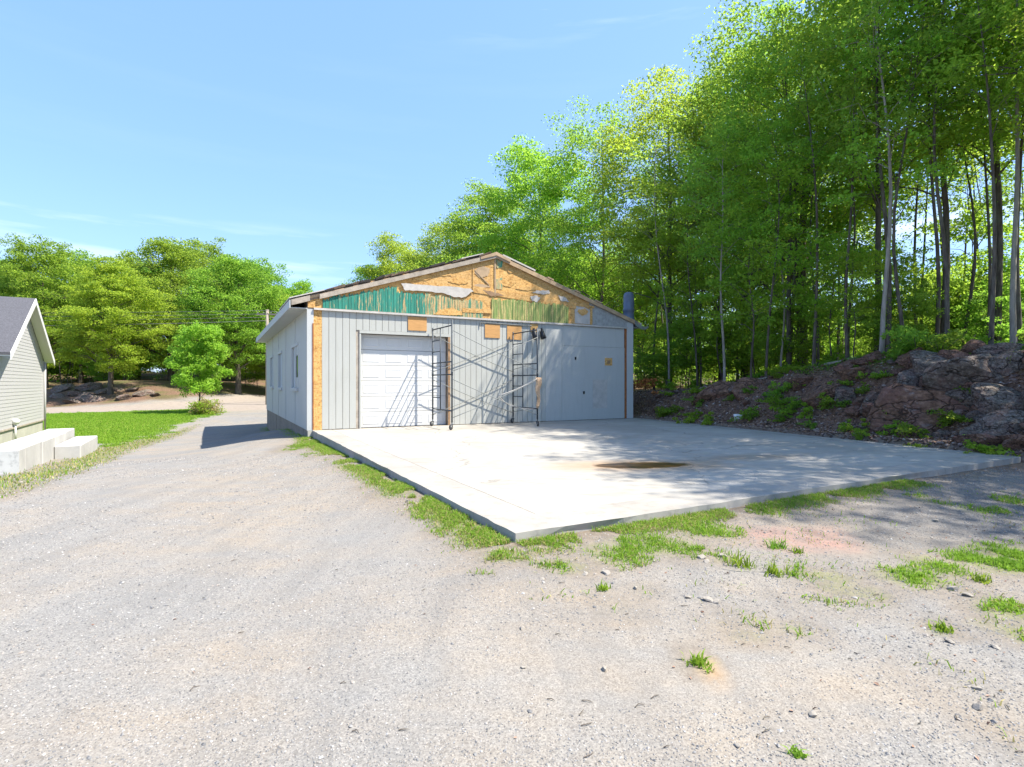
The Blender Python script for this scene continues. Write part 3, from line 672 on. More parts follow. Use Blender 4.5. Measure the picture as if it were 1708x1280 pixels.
# roof
OL, OR, TK = .42, .34, .09
def slope(t0, t1, y0, y1, dz, th, mat, name):
    z0, z1 = roofz(t0)+dz, roofz(t1)+dz
    mb = MB(); v = [(t0,y0,z0),(t1,y0,z1),(t1,y1,z1),(t0,y1,z0),(t0,y0,z0+th),(t1,y0,z1+th),(t1,y1,z1+th),(t0,y1,z0+th)]
    mb.v += v; mb.f += [(0,3,2,1),(4,5,6,7),(0,1,5,4),(1,2,6,5),(2,3,7,6),(3,0,4,7)]; return mb.build(name, mat, rf if name != 'roof' else G)
rf = link('roof', None, G)
slope(-OL, WID/2, -.06, LEN+.3, -.02, .07, M['lumber'], 'roof_deck'); slope(WID/2, WID+OR, -.06, LEN+.3, -.02, .07, M['lumber'], 'roof_deck')
slope(-OL-.03, WID/2-.02, .02, LEN+.32, .055, .035, M['roofgrey'], 'roofing_sheet'); slope(WID/2+.02, WID+OR+.03, .02, LEN+.32, .055, .035, M['roofgrey'], 'roofing_sheet')
slope(.3, WID/2, -.10, -.062, -.10, .13, M['greyboard'], 'rake_board'); slope(WID/2+.001, WID+OR-.25, -.10, -.062, -.10, .13, M['lumber'], 'rake_board')
slope(-OL, .05, -.11, -.03, -.09, .15, M['greyboard'], 'rake_board')
slope(-OL-.05, .42, -.12, 2.6, .10, .03, M['wrap'], 'roofing_sheet')
# fascia and soffit
zf = roofz(-OL)
MB().box(-OL-.045, -OL-.02, -.1, LEN+.3, zf-.16, zf+.05).build('fascia', M['white'], rf)
MB().box(-OL-.018, -.001, -.02, LEN+.28, zf-.15, zf-.13).build('soffit', M['white'], rf)
zr = roofz(WID+OR)
MB().box(WID+OR-.02, WID+OR+.005, -.1, LEN+.3, zr-.14, zr+.05).build('fascia', M['white'], rf)
MB().box(WID+.002, WID+OR-.022, -.02, LEN+.28, zr-.13, zr-.11).build('soffit', M['white'], rf)
# curled gutter end at the right eave
mb = MB(); n = 10; pr = [(WID+.02+.62*k/n, zr+.12-.26*math.sin(math.pi*.5*k/n)**.8+ (.10*(k/n)**4)) for k in range(n+1)]
pts = pr+[(a, b-.16*(1-.5*i/n)) for i, (a, b) in reversed(list(enumerate(pr)))]
MB().prism(pts, -.14, -.115).build('bent_flashing', M['metal'], rf)
# loose, torn shingles lying along the left rake
random.seed(3)
for i in range(34):
    t0 = .35+(WID/2-.7)*i/34+random.uniform(-.05, .05); L = random.uniform(.22, .5); y0 = random.uniform(-.12, -.02); hh_ = random.uniform(.025, .075)
    z0 = roofz(t0)+.055+random.uniform(0, .03); z1 = roofz(min(t0+L, WID/2))+.055+random.uniform(-.01, .05)
    wd = random.uniform(.3, .9); k = .02*random.random()
    mb = MB(); mb.v += [(t0,y0,z0),(t0+L,y0+k,z1),(t0+L,y0+wd,z1),(t0,y0+wd-k,z0),(t0+.02,y0,z0+hh_),(t0+L-.02,y0,z1+hh_),(t0+L,y0+wd,z1+hh_*.7),(t0,y0+wd,z0+hh_)]
    mb.f += [(0,3,2,1),(4,5,6,7),(0,1,5,4),(1,2,6,5),(2,3,7,6),(3,0,4,7)]
    mb.build('torn_shingle', M['tar'] if random.random() < .6 else M['shingle_brown'], rf)
slope(4.45, 5.2, -.10, .8, .12, .03, M['wrap'], 'loose_sheet'); slope(5.9, 7.1, -.11, .9, .07, .05, M['wrap'], 'loose_sheet')
for t0 in (7.6, 8.7, 9.6): slope(t0, t0+.22, -.1, .3, .055, .05, M['lumber'], 'loose_board')
mb = MB(); mb.prism([(WID/2-.55, roofz(WID/2-.55)-.03), (WID/2, PK-.02), (WID/2+.5, roofz(WID/2+.5)-.03), (WID/2+.5, roofz(WID/2+.5)+.05), (WID/2, PK+.09), (WID/2-.55, roofz(WID/2-.55)+.05)], -.125, -.1); mb.build('peak_board', M['lumber'], rf)
# blue flue pipe on the right eave
mb = MB(); bx, by = 11.50, .42
prof = [(.20,3.25),(.20,3.62),(.215,3.64),(.215,3.70),(.20,3.72),(.20,3.98),(.215,4.0),(.215,4.06),(.20,4.08),(.20,4.52),(.185,4.62),(.15,4.68),(.10,4.70)]
mb.tube([(bx, by, z) for _, z in prof], [r for r, _ in prof], 20); mb.build('flue_pipe', M['blue'], G, True)

# ------------------------------------------------------------------ scaffold
def gl(t, s, z=0): p = B0+ex*t+ey*s; return Vector((p[0], p[1], FLOOR+z))
sc = thing('scaffold', 'dark steel rolling scaffold with two ladder frames standing on the slab by the door', 'scaffold', tuple(gl(3.52, -1.64)), TH)
T1, T2 = 0.0, 6.25-3.52; SB, SF = 1.52, 0.0
for tx in (T1, T2):
    fr = MB().tube([(tx, SB, .20), (tx, SB, 2.93)], .024, 8).build('end_frame', M['steel'], sc, True)
    MB().tube([(tx, SF, .20), (tx, SF, 3.02 if tx == T1 else 2.93)], .024, 8).build('post', M['steel'], fr, True)
    MB().tube([(tx, SB-.64, .52), (tx, SB-.64, 2.86)], .017, 8).build('post', M['steel'], fr, True)
    for z in (.52, 1.52, 1.87, 2.87): MB().tube([(tx, SB, z), (tx, SF, z)], .019, 8).build('crossbar', M['steel'], fr, True)
    for z in (.86, 1.19, 2.20, 2.53): MB().tube([(tx, SB, z), (tx, SB-.64, z)], .014, 8).build('rung', M['steel'], fr, True)
    for (z0, z1) in ((.36, .5), (1.72, 1.85)): MB().tube([(tx, SB, z0), (tx, SF+.35, z1)], .008, 6).build('brace_rod', M['galv'], fr, True)
    for s_ in (SB, SF):
        MB().tube([(tx, s_, 1.49), (tx, s_, 1.61)], .031, 8).build('collar', M['steel'], fr, True)
        cs = MB().tube([(tx, s_, .10), (tx, s_, .22)], .016, 8).build('caster', M['steel'], sc, True)
        a = .6 if tx == T1 else (1.3 if s_ == SF else .5); dx, dy = -math.cos(a)*.05, -math.sin(a)*.05
        MB().box(-.03, .03, -.035, .035, .13, .15).build('fork', M['steel'], cs, loc=(tx, s_, 0))
        c = Vector((tx+dx, s_+dy, .078)); ax = Vector((math.sin(a), -math.cos(a), 0))
        mb = MB(); mb.tube([c-ax*.022, c-ax*.018, c+ax*.018, c+ax*.022], [.062, .076, .076, .062], 20); mb.build('wheel', M['rubber'], cs, True)
        mb = MB(); mb.tube([c-ax*.028, c+ax*.028], .042, 14); mb.build('hub', M['galv'], cs, True)
        for sgn in (-1, 1):
            mb = MB(); o_ = ax*.032*sgn; mb.tube([c+o_, Vector((tx, s_, .14))+o_*.9], .010, 6); mb.build('fork_leg', M['steel'], cs, True)
for s_ in (SB, SF):
    for (z0, z1) in ((2.72, 1.66), (1.62, 2.64), (1.38, .34), (.34, 1.38)):
        mb = MB(); of = .03 if z0 > z1 else .045; sg = -1 if s_ == SF else 1
        pts = [Vector((T1+.02, s_+sg*of, z0)).lerp(Vector((T2-.02, s_+sg*of, z1)), k/6) - Vector((0, 0, .03*math.sin(math.pi*k/6))) for k in range(7)]
        mb.tube(pts, .0105, 6); mb.build('cross_brace', M['galv'], sc, True)
# rag hung over the right front post and a pale cable
q = gl(6.25, -1.66)
mb = MB(); nr, nc = 12, 5
for i in range(nr+1):
    for j in range(nc+1):
        a = (j/nc-.5); wd = .20-.10*i/nr
        mb.v.append((a*wd+.02*math.sin(i*.9), -.03+.03*math.sin(j*2.1+i*.5)-.012*math.cos(j*3), 1.45-.9*i/nr+.03*math.sin(j*1.9)*(i/nr)))
for i in range(nr):
    for j in range(nc): k = i*(nc+1)+j; mb.f.append((k, k+1, k+nc+2, k+nc+1))
rg = mb.build('rag', M['rag'], None, True, loc=(q.x, q.y, FLOOR)); rg.rotation_euler.z = TH
md = rg.modifiers.new('thick', 'SOLIDIFY'); md.thickness = .012
tag(rg, 'tan rag hanging off the right front post of the scaffold', 'rag')
def gline(name, pts, r, mat, label, cat, sag=.0):
    P = []
    for a, b in zip(pts[:-1], pts[1:]):
        for k in range(8): t = k/8; p = Vector(a).lerp(Vector(b), t); p.z -= sag*4*t*(1-t); P.append(p)
    P.append(Vector(pts[-1])); o = MB().tube(P, r, 6).build(name, mat, None, True); return tag(o, label, cat)
gline('cable', [gl(6.22, -1.70, 1.42), gl(5.0, -1.55, .92), gl(5.65, -1.0, .62), gl(6.3, -1.55, .50)], .013, M['wrap'], 'pale loose cable looped between the scaffold frames above the slab', 'cable', .04)

# ------------------------------------------------------------------ cream house on the left
hd = np.array([-.519, .855]); hdl = math.atan2(hd[1], hd[0])-math.pi/2
HC = np.array([-18.7, 21.8]); HZ = -.52
Hs = thing('cream_house', 'cream clapboard house gable with dark shingle roof at the left edge of the photo', 'house', (HC[0], HC[1], HZ), hdl)
HW = 6.15; FZ = .54; EV = 2.98; HPK = 4.86
def hz(y): return HPK - (HPK-EV)*abs(y+HW/2)/(HW/2)
def hpr(pts, x0, x1, mat, name, par=Hs):   # outline in (y, z) pushed along x
    mb = MB(); mb.prism(pts, x0, x1); mb.v = [(b, a, c) for a, b, c in mb.v]; mb.f = [tuple(reversed(f)) for f in mb.f]; return mb.build(name, mat, par)
hpr([(0, FZ), (-HW, FZ), (-HW, EV), (-HW/2, HPK), (0, EV)], -7, -.02, M['hsiding'], 'wall')
hpr([(0.03, -.6), (-HW-.03, -.6), (-HW-.03, FZ-.002), (.03, FZ-.002)], -7, -.01, M['hfound'], 'foundation')
mb = MB(); z = FZ; st_ = .115
while z < HPK-.1:
    y1 = 0 if z < EV else -(z-EV)/(HPK-EV)*HW/2; y0 = -HW-y1
    y1b = 0 if z+st_ < EV else -(z+st_-EV)/(HPK-EV)*HW/2; y0b = -HW-y1b
    n = len(mb.v); mb.v += [(.0, y0, z), (.0, y1, z), (-.007, y1b, z+st_), (-.007, y0b, z+st_), (-.007, y0, z), (-.007, y1, z)]
    mb.f += [(n, n+1, n+2, n+3), (n, n+4, n+5, n+1)]; z += st_
o = mb.build('clapboards', M['hsiding'], Hs); o['kind'] = 'stuff'
ro = .28; sl_ = (HPK-EV)/(HW/2)
for sg, nm in ((1, 'roof'), (-1, 'roof')):
    y_e = 0+ro if sg > 0 else -HW-ro; ze = EV-ro*sl_
    hpr([(-HW/2, HPK+.03), (y_e, ze+.03), (y_e, ze+.11), (-HW/2, HPK+.12)], -7.3, .30, M['hroof'], 'roof')
    hpr([(-HW/2, HPK-.10), (y_e, ze-.12), (y_e, ze+.10), (-HW/2, HPK+.11)], .302, .33, M['htrim'], 'rake_trim')
    hpr([(-HW/2, HPK-.01), (y_e-(.02*sg), ze-.01), (y_e-(.02*sg), ze+.028), (-HW/2, HPK+.028)], .012, .30, M['htrim'], 'soffit')
MB().box(-.02, .035, -.09, .03, FZ, EV-.12).build('corner_trim', M['hsiding'], Hs)
MB().tube([(.07, -.03, EV-.15), (.07, -.03, .12)], .035, 8).build('downspout', M['hsiding'], Hs, True)
MB().box(.008, .03, -HW, .0, FZ-.05, FZ).build('starter_trim', M['greyboard'], Hs)
y_v = -4.58; vt = MB().tube([(.0, y_v, .72), (.10, y_v, .72), (.16, y_v, .70)], [.10, .10, .06], 14).build('vent_hood', M['htrim'], Hs, True)
MB().tube([(.06, y_v, .66), (.06, y_v, .1)], .03, 8).build('vent_pipe', M['htrim'], Hs, True)

# retaining wall of big concrete blocks
bd = np.array([-.508, .861]); bang = math.atan2(bd[1], bd[0])-math.pi/2
BN = np.array([-9.26, 10.27]); 
RW = thing('retaining_wall', 'low wall of large pale concrete blocks stepping down beside the cream house', 'retaining wall', (BN[0], BN[1], .2), bang)
ys = [0, .52, 1.85, 3.15, 4.5, 5.9]
for a, b in zip(ys[:-1], ys[1:]):
    o = MB().box(-.62+random.random()*.03, random.uniform(-.015, .02), a+.018, b-.018, -.6, random.uniform(-.012, .008)).build('concrete_block', M['block'], RW, bevel=.02)
for k in range(3):
    o = MB().box(-.66-1.3*(k+1), -.66-1.3*k-.01, .0, .6, -.45, random.uniform(-.02, .0)).build('concrete_block', M['blockdark'], RW, bevel=.02)
MB().box(-.55, -.06, .02, 5.85, -.6, -.03).build('block_core', M['blockdark'], RW)
o = MB().box(-.60, .005, -.012, -.001, -.44, -.02).build('stained_face', M['blockdark'], RW)
for a, b in ((2.95, 4.3), (4.32, 5.75)):
    MB().box(.02, .52, a, b-.01, -.62, -.22).build('concrete_block', M['block'], RW, bevel=.02)

# ------------------------------------------------------------------ trees
def leaves_np(C, rad, n, size, r, flat=.45, tilt=.8, updir=True):
    """leaf quads scattered in clumps: C (k,3) centres, rad (k,), n per clump"""
    k = len(C); idx = np.repeat(np.arange(k), n); N = len(idx)
    d = r.normal(size=(N, 3)); d /= np.linalg.norm(d, axis=1)[:, None]+1e-9
    rr = r.random(N)**.45; P = C[idx] + d*(rr*rad[idx])[:, None]*np.array([1, 1, flat])
    P[:, 2] -= (rr*rad[idx])**2*.10
    nn = r.normal(size=(N, 3))*tilt; nn[:, 2] += 1.0; nn /= np.linalg.norm(nn, axis=1)[:, None]
    a = r.normal(size=(N, 3)); a -= nn*(a*nn).sum(1)[:, None]; a /= np.linalg.norm(a, axis=1)[:, None]
    b = np.cross(nn, a); L = size*(.6+.8*r.random(N)); W = L*(.42+.2*r.random(N))
    v0 = P-a*(L*.5)[:, None]; v2 = P+a*(L*.5)[:, None]-nn*(L*.12)[:, None]
    v1 = P+b*(W*.5)[:, None]+nn*(L*.08)[:, None]; v3 = P-b*(W*.5)[:, None]+nn*(L*.08)[:, None]
    V = np.stack([v0, v1, v2, v3], 1).reshape(-1, 3); Fc = np.arange(4*N).reshape(-1, 4); return V, Fc

def make_tree(seed, H, cb, Rr, nlimb, ntwig, nleaf, leaf, rc, tr, crown='dome', lean=0., leafm='leaf', barkm='bark', tilt=.8, flat=.45, extra=0, curve=.25, stems=1):
    r = np.random.default_rng(seed); mb = MB(); C = []; Rc = []
    def prof(z):
        t = np.clip((z-cb)/(H-cb), 0, 1)
        if crown == 'dome': return Rr*math.sqrt(max(0, 1-(t*1.02-.32)**2/.47)) if t > .32 else Rr*(.55+.45*t/.32)
        if crown == 'tall': return Rr*(math.sin(math.pi*min(1, .12+t*.86))**.6)
        return Rr*(1-t)**.7
    for st in range(stems):
        off = np.array([0., 0.]) if st == 0 else r.normal(size=2)*.25; la = r.random()*6.28; le = lean + (0 if st == 0 else .06+.05*r.random())
        hh = H*(.94 if st == 0 else .8); pts = []; rad = []
        ph = r.random(4)*6.28; n = 11
        for i in range(n):
            t = i/(n-1); z = t*hh
            x = off[0]+le*z*math.cos(la)+curve*math.sin(t*3.2+ph[0])*t*(1.2-.4*t)+.05*math.sin(t*11+ph[2]); y = off[1]+le*z*math.sin(la)+curve*math.sin(t*2.7+ph[1])*t
            pts.append((x, y, z if i else -.5)); rad.append(tr*(1-.86*t)*(1.25 if i == 0 else 1)/(1 if st == 0 else 1.5))
        mb.tube(pts, rad, 9, cap=False); P = np.array(pts)
        def at(z): return np.array([np.interp(z, P[:, 2], P[:, 0]), np.interp(z, P[:, 2], P[:, 1]), z]), np.interp(z, P[:, 2], rad)
        for i in range(nlimb):
            f = (i+r.random()*.8)/nlimb; z0 = cb*.82+(hh*.97-cb*.82)*f; p0, r0 = at(z0); az = i*2.4+r.random()*.9
            zt = min(H*.985, z0+(.25+.5*r.random())*(H-cb)*.30*(1.1-f*.5)); L = prof(zt)*(.62+.42*r.random())
            p3 = np.array([p0[0]+math.cos(az)*L, p0[1]+math.sin(az)*L, zt]); p1 = p0+(p3-p0)*.35+np.array([0, 0, .10*L]); p2 = p0+(p3-p0)*.7+np.array([0, 0, .12*L])+r.normal(size=3)*.12
            rb = max(.012, r0*.42); mb.tube([p0, p1, p2, p3], [rb, rb*.7, rb*.45, .008], 5, cap=False)
            C.append(p3); Rc.append(rc*(.7+.5*r.random()))
            for k in range(ntwig):
                s = .35+.6*r.random(); q0 = p0+(p3-p0)*s+np.array([0, 0, .11*L*math.sin(min(1, s)*2.6)]); dr_ = r.normal(size=3)*np.array([1, 1, .55]); dr_ += (p3-p0)/L*.5; dr_ /= np.linalg.norm(dr_)
                q1 = q0+dr_*rc*(.9+.9*r.random()); mb.tube([q0, (q0+q1)/2+np.array([0,0,.06]), q1], [rb*.32, rb*.2, .005], 4, cap=False); C.append(q1); Rc.append(rc*(.55+.55*r.random()))
    top, _ = at(hh)
    for k in range(3+extra):
        C.append(top+r.normal(size=3)*np.array([rc*.8, rc*.8, rc*.5])); Rc.append(rc*.8)
    C = np.array(C); Rc = np.array(Rc); V, Fc = leaves_np(C, Rc, nleaf, leaf, r, flat, tilt)
    me_t = mb.mesh('trunk', M[barkm], True); me_c = np_mesh('crown', V, Fc, M[leafm])
    return me_t, me_c
M['leaf_maple'] = leafmat('leaf_small_maple', (.15,.26,.018), (.30,.42,.05), (.62,.78,.08), .55)
VAR = {}
def proto(key, *a, **k): VAR[key] = make_tree(*a, **k)
# forest trees (about 15 m), understory, far domes
proto('f0', 11, 15.5, 3.6, 4.3, 36, 6, 125, .135, 1.0, .15, 'tall', leafm='leaf_lime')
proto('f1', 12, 15.0, 3.8, 4.4, 36, 6, 130, .135, 1.05, .17, 'dome', curve=.5)
proto('f2', 13, 16.0, 5.5, 3.4, 26, 6, 92, .135, .95, .10, 'tall', leafm='leaf_lime', curve=.5)
proto('f3', 14, 14.5, 3.4, 4.0, 30, 6, 110, .135, .98, .11, 'tall', leafm='leaf', lean=.04)
proto('f4', 15, 15.0, 3.0, 4.5, 38, 6, 130, .135, 1.08, .23, 'dome', leafm='leaf')
proto('g0', 16, 15.2, 2.8, 4.6, 40, 7, 150, .17, 1.1, .2, 'dome')
proto('g1', 17, 15.0, 2.4, 4.4, 40, 7, 150, .17, 1.1, .2, 'dome', leafm='leaf_lime')
proto('thin', 21, 11.5, 5.5, 1.9, 14, 4, 55, .125, .6, .06, 'tall', leafm='leaf', barkm='bark_pale', curve=.45)
proto('thin2', 22, 10.0, 3.6, 1.7, 14, 4, 48, .12, .55, .05, 'tall', leafm='leaf_lime', curve=.6, lean=.03)
proto('sap', 23, 4.6, 1.4, 1.1, 14, 3, 60, .11, .45, .03, 'tall', leafm='leaf_lime', curve=.3)
proto('sap2', 24, 3.2, .5, 1.1, 14, 3, 60, .11, .45, .025, 'dome', leafm='leaf', curve=.3, stems=2)
proto('d0', 31, 13.5, 2.6, 5.4, 38, 8, 150, .20, 1.15, .30, 'dome', flat=.5)
proto('d1', 32, 12.5, 2.2, 4.6, 36, 8, 145, .20, 1.1, .26, 'dome', leafm='leaf_lime', flat=.4)
proto('d2', 33, 14.5, 3.0, 4.8, 36, 8, 145, .20, 1.15, .26, 'tall', leafm='leaf', flat=.5)
proto('maple', 41, 5.2, 1.0, 1.6, 26, 6, 85, .15, .44, .06, 'tall', leafm='leaf_maple', flat=.8, tilt=1.0)
def tree(key, x, y, label, group=None, sc=1., rz=None, cat='tree', name='leafy_tree', sz=None):
    rz = random.random()*6.28 if rz is None else rz
    o = thing(name, label, cat, (x, y, float(Ht(x, y))-.03), rz, group); o.scale = (sc, sc, sz or sc)
    link('trunk', VAR[key][0], o); link('crown', VAR[key][1], o); return o
random.seed(11)
GR = 'trees of the wood above the rock bank'
# named trees of the right wood (column px, depth)
named = [
 ('f4', 1338, 21.5, .98, .3, 'tall tree with the thickest dark trunk in the middle of the right wood'),
 ('f0', 1115, 27.0, .98, 1.0, 'big round topped tree rising just right of the blue flue pipe'),
 ('f1', 1245, 25.5, 1.02, 2.1, 'bright crowned tree between the blue flue and the thick dark trunk'),
 ('f2', 1462, 17.5, 1.06, .7, 'slim grey tree running up past the top of the photo right of the thickest trunk'),
 ('f2', 1573, 16.5, 1.05, 1.7, 'straight dark tree standing left of the big grey rocks at the bank edge'),
 ('f2', 1665, 15.5, 1.05, 2.9, 'leaning tree above the big grey rocks near the right edge'),
 ('g1', 900, 35.0, .98, .9, 'yellow green tree rising behind the roof right of the garage peak'),
 ('f3', 1000, 30.5, 1.05, 2.2, 'dark leaning tree behind the garage right of its peak'),
 ('g0', 815, 41.0, .98, 2.6, 'round tree behind the garage just left of its roof peak'),
 ('g0', 745, 46.0, .95, 1.6, 'dense green tree behind the left roof slope of the garage'),
 ('g1', 668, 50.0, .95, 1.1, 'tree second from the left among those behind the garage roof'),
 ('g0', 622, 52.0, .80, .1, 'leftmost and lowest tree of those behind the garage roof'),
]
for key, px, Yd, s_, rz, lb in named: x, y = pd(px, Yd); tree(key, x, y, lb, GR, s_, rz)
slim = [
 ('thin', 1207, 18.6, .80, 0.2, 'slim pale sapling trunk leaning left on the bank right of the garage'),
 ('thin2', 1276, 17.4, .85, 4.0, 'slim pale trunk growing out of the weeds in the bank middle'),
 ('thin', 1470, 14.4, 1.0, 1.4, 'crooked pale double curved trunk at the brown bank edge'),
 ('thin2', 1506, 14.7, 1.05, 2.3, 'thin pale trunk just right of the crooked one at the bank edge'),
 ('thin', 1693, 13.2, 1.1, 3.3, 'pale bowed trunk standing over the rocks at the right edge'),
 ('thin2', 1607, 16.0, 1.0, 5.0, 'thin grey trunk between the two dark trunks above the rocks'),
 ('thin', 1395, 20.0, .95, .9, 'thin tree behind the fallen branch on the bank'),
 ('thin2', 1165, 22.5, .9, .9, 'thin dark stemmed tree close to the right garage corner'),
]
for key, px, Yd, s_, rz, lb in slim: x, y = pd(px, Yd); tree(key, x, y, lb, GR, s_, rz, name='slender_tree')
# more trees of the wood that nothing tells apart
cnt = 0; lab_b = 'slender leafy tree deep in the wood behind the rock bank'
tries = 0; placed = []
while cnt < 5 and tries < 6000:
    tries += 1; Yd = random.uniform(15, 62); px = random.uniform(1060, 1560); x, y = pd(px, Yd)
    b = float(bankd(np.array(x), np.array(y)))
    if b < 4.5 or any((x-a)**2+(y-c)**2 < 6.5 for a, c in placed): continue
    if px > 1400 and random.random() < .7: continue
    placed.append((x, y)); tree(random.choice(['f0','f1','f2','f3','f3','thin','thin2','f2']), x, y, lab_b, GR, random.uniform(.8, 1.05)); cnt += 1
proto('pole', 25, 12.5, 7.5, 1.6, 10, 3, 40, .125, .55, .065, 'tall', leafm='leaf', barkm='bark', curve=.5)
proto('pole2', 26, 11.0, 6.5, 1.4, 9, 3, 38, .125, .55, .045, 'tall', leafm='leaf_lime', barkm='bark_pale', curve=.7, lean=.03)
cnt = 0
while cnt < 40:
    px = random.uniform(1090, 1760); b = random.uniform(2.2, 13); k_ = (px-854)/F; Yd = (b + SLc[1] @ bn)/(k_*bn[0]+bn[1]); x = k_*Yd
    if any((x-a)**2+(Yd-c)**2 < .9 for a, c in placed): continue
    placed.append((x, Yd)); tree(random.choice(['pole','pole2','pole']), x, Yd, 'one of the many slim bare stems standing in the wood', 'slim stems in the wood', random.uniform(.75, 1.1), name='slender_tree'); cnt += 1
# shade trees on the bank to the right of the view
for (x, y, k, s_) in ((13.5, 10.0, 'f0', .98), (13.8, 6.8, 'f3', 1.0), (14.2, 13.4, 'f2', 1.0), (9.7, 19.2, 'f2', .9)):
    tree(k, x, y, 'tall leafy tree on the bank beyond the right edge shading the slab', GR, s_)
for i in range(34):
    Yd = random.uniform(36, 60); px = random.uniform(600, 1080); x, y = pd(px, Yd)
    if bankd(x, y) < 3: continue
    tree(random.choice(['g0','f3','g1','f4']), x, y, 'leafy tree in the dark wood right behind the garage', 'trees behind the garage', random.uniform(.62, .82))
# understory
cnt = 0
while cnt < 70:
    Yd = random.uniform(15, 46); px = random.uniform(1068, 1760); x, y = pd(px, Yd); b = float(bankd(x, y))
    if b < 2.6 or b > 24: continue
    tree(random.choice(['sap','sap2','sap','sap2','sap']), x, y, 'small leafy sapling under the tall trees of the wood', 'saplings under the wood', random.uniform(.6, 1.25), name='sapling', cat='sapling'); cnt += 1
x, y = pd(1255, 18.2); tree('sap', x, y, 'bright green young tree with pointed top in front of the thickest dark trunk', 'saplings under the wood', 1.25, name='sapling', cat='sapling')

# trees beyond the lane on the left
left = [('d2', 75, 52, .93, 'bluish green tall tree behind the cream house roof'), ('d1', 185, 47, .86, 'spreading lime green tree with bare trunk left of the small maple'),
 ('d0', 285, 60, 1.08, 'broad dark trunk tree behind the small bright maple'), ('d0', 397, 55, .96, 'broad tree with pale forked trunk left of the garage eave'),
 ('d1', 470, 60, .84, 'yellow green tree just over the left eave of the garage'), ('d0', 10, 62, .95, 'tree half hidden behind the cream house ridge')]
LG = 'trees beyond the lawn'
for key, px, Yd, s_, lb in left: x, y = pd(px, Yd); tree(key, x, y, lb, LG, s_)
for (px, Yd, key, s_) in ((-60,60,'d2',1.),(60,70,'d0',.98),(135,66,'d2',1.02),(230,72,'d0',1.1),(335,73,'d2',1.2),(430,74,'d0',1.08),(500,76,'d1',1.0),(545,80,'d0',.9),(380,86,'d0',1.2),(170,86,'d0',1.1),(20,84,'d2',1.1),(600,70,'d0',.8),(-160,70,'d0',1.1),(-250,60,'d2',1.0)):
    x, y = pd(px, Yd); tree(key, x, y, 'full leafy tree in the second row beyond the lawn', LG, s_)
for i in range(46):
    px = random.uniform(60, 560); Yd = random.uniform(54, 76); x, y = pd(px, Yd)
    tree(random.choice(['sap2','sap']), x, y, 'low leafy bush in the shade under the far trees', 'bushes under the far trees', random.uniform(1.0, 1.9), name='bush', cat='bush')
x, y = pd(333, 37.5); tree('maple', x, y, 'small bright green maple standing alone at the corner of the lawn', None, 1.08, .5, sz=1.12)
# pale shrub at its foot
r_ = np.random.default_rng(5)
x, y = pd(345, 35.5); sh_ = thing('shrub', 'round cream and green shrub under the small bright maple', 'shrub', (x, y, float(Ht(x, y))), 0)
C = r_.normal(size=(26, 3))*np.array([.42, .4, .25])+np.array([0, 0, .55]); V_, F_ = leaves_np(C, np.full(26, .34), 70, .11, r_, .8, 1.2); link('foliage', np_mesh('foliage', V_, F_, M['grass_dry']), sh_)
C = r_.normal(size=(22, 3))*np.array([.40, .4, .22])+np.array([-.1, -.1, .45]); V_, F_ = leaves_np(C, np.full(22, .34), 60, .11, r_, .8, 1.2); link('foliage', np_mesh('foliage', V_, F_, M['leaf_lime']), sh_)
mb = MB()
for k in range(9): a = k*.7; mb.tube([(0, 0, -.1), (.2*math.cos(a), .2*math.sin(a), .35), (.42*math.cos(a), .42*math.sin(a), .7)], [.015, .01, .005], 5)
mb.build('stems', M['bark'], sh_, True)

# far wood as one mass behind everything
r_ = np.random.default_rng(9); Cs = []
for i in range(1500):
    a = r_.uniform(-1.35, 1.45); D = r_.uniform(92, 135); x = math.sin(a)*D; y = math.cos(a)*D
    hh = 9.5*(.75+.35*vnoise(np.array(a*14), np.array(3.), 2)); Cs.append((x, y, float(Ht(x, y))+r_.uniform(.5, hh)))
V_, F_ = leaves_np(np.array(Cs), np.full(len(Cs), 2.4), 60, .75, r_, .8, 1.0); o = link('distant_wood', np_mesh('distant_wood', V_, F_, M['leaf'])); tag(o, 'far green wood closing the view behind the trees', kind='stuff')
Cs = []
for i in range(420):
    Yd = r_.uniform(26, 70); px = r_.uniform(1062, 1900); x, y = pd(px, Yd); b = float(bankd(x, y))
    if b < 6: continue
    Cs.append((x, y, float(Ht(x, y))+r_.uniform(.1, 1.6 if Yd < 40 else 6)))
V_, F_ = leaves_np(np.array(Cs), np.full(len(Cs), 1.0), 110, .17, r_, .8, 1.0); o = link('undergrowth', np_mesh('undergrowth', V_, F_, M['leaf_lime'])); tag(o, 'bright green undergrowth inside the wood', kind='stuff')

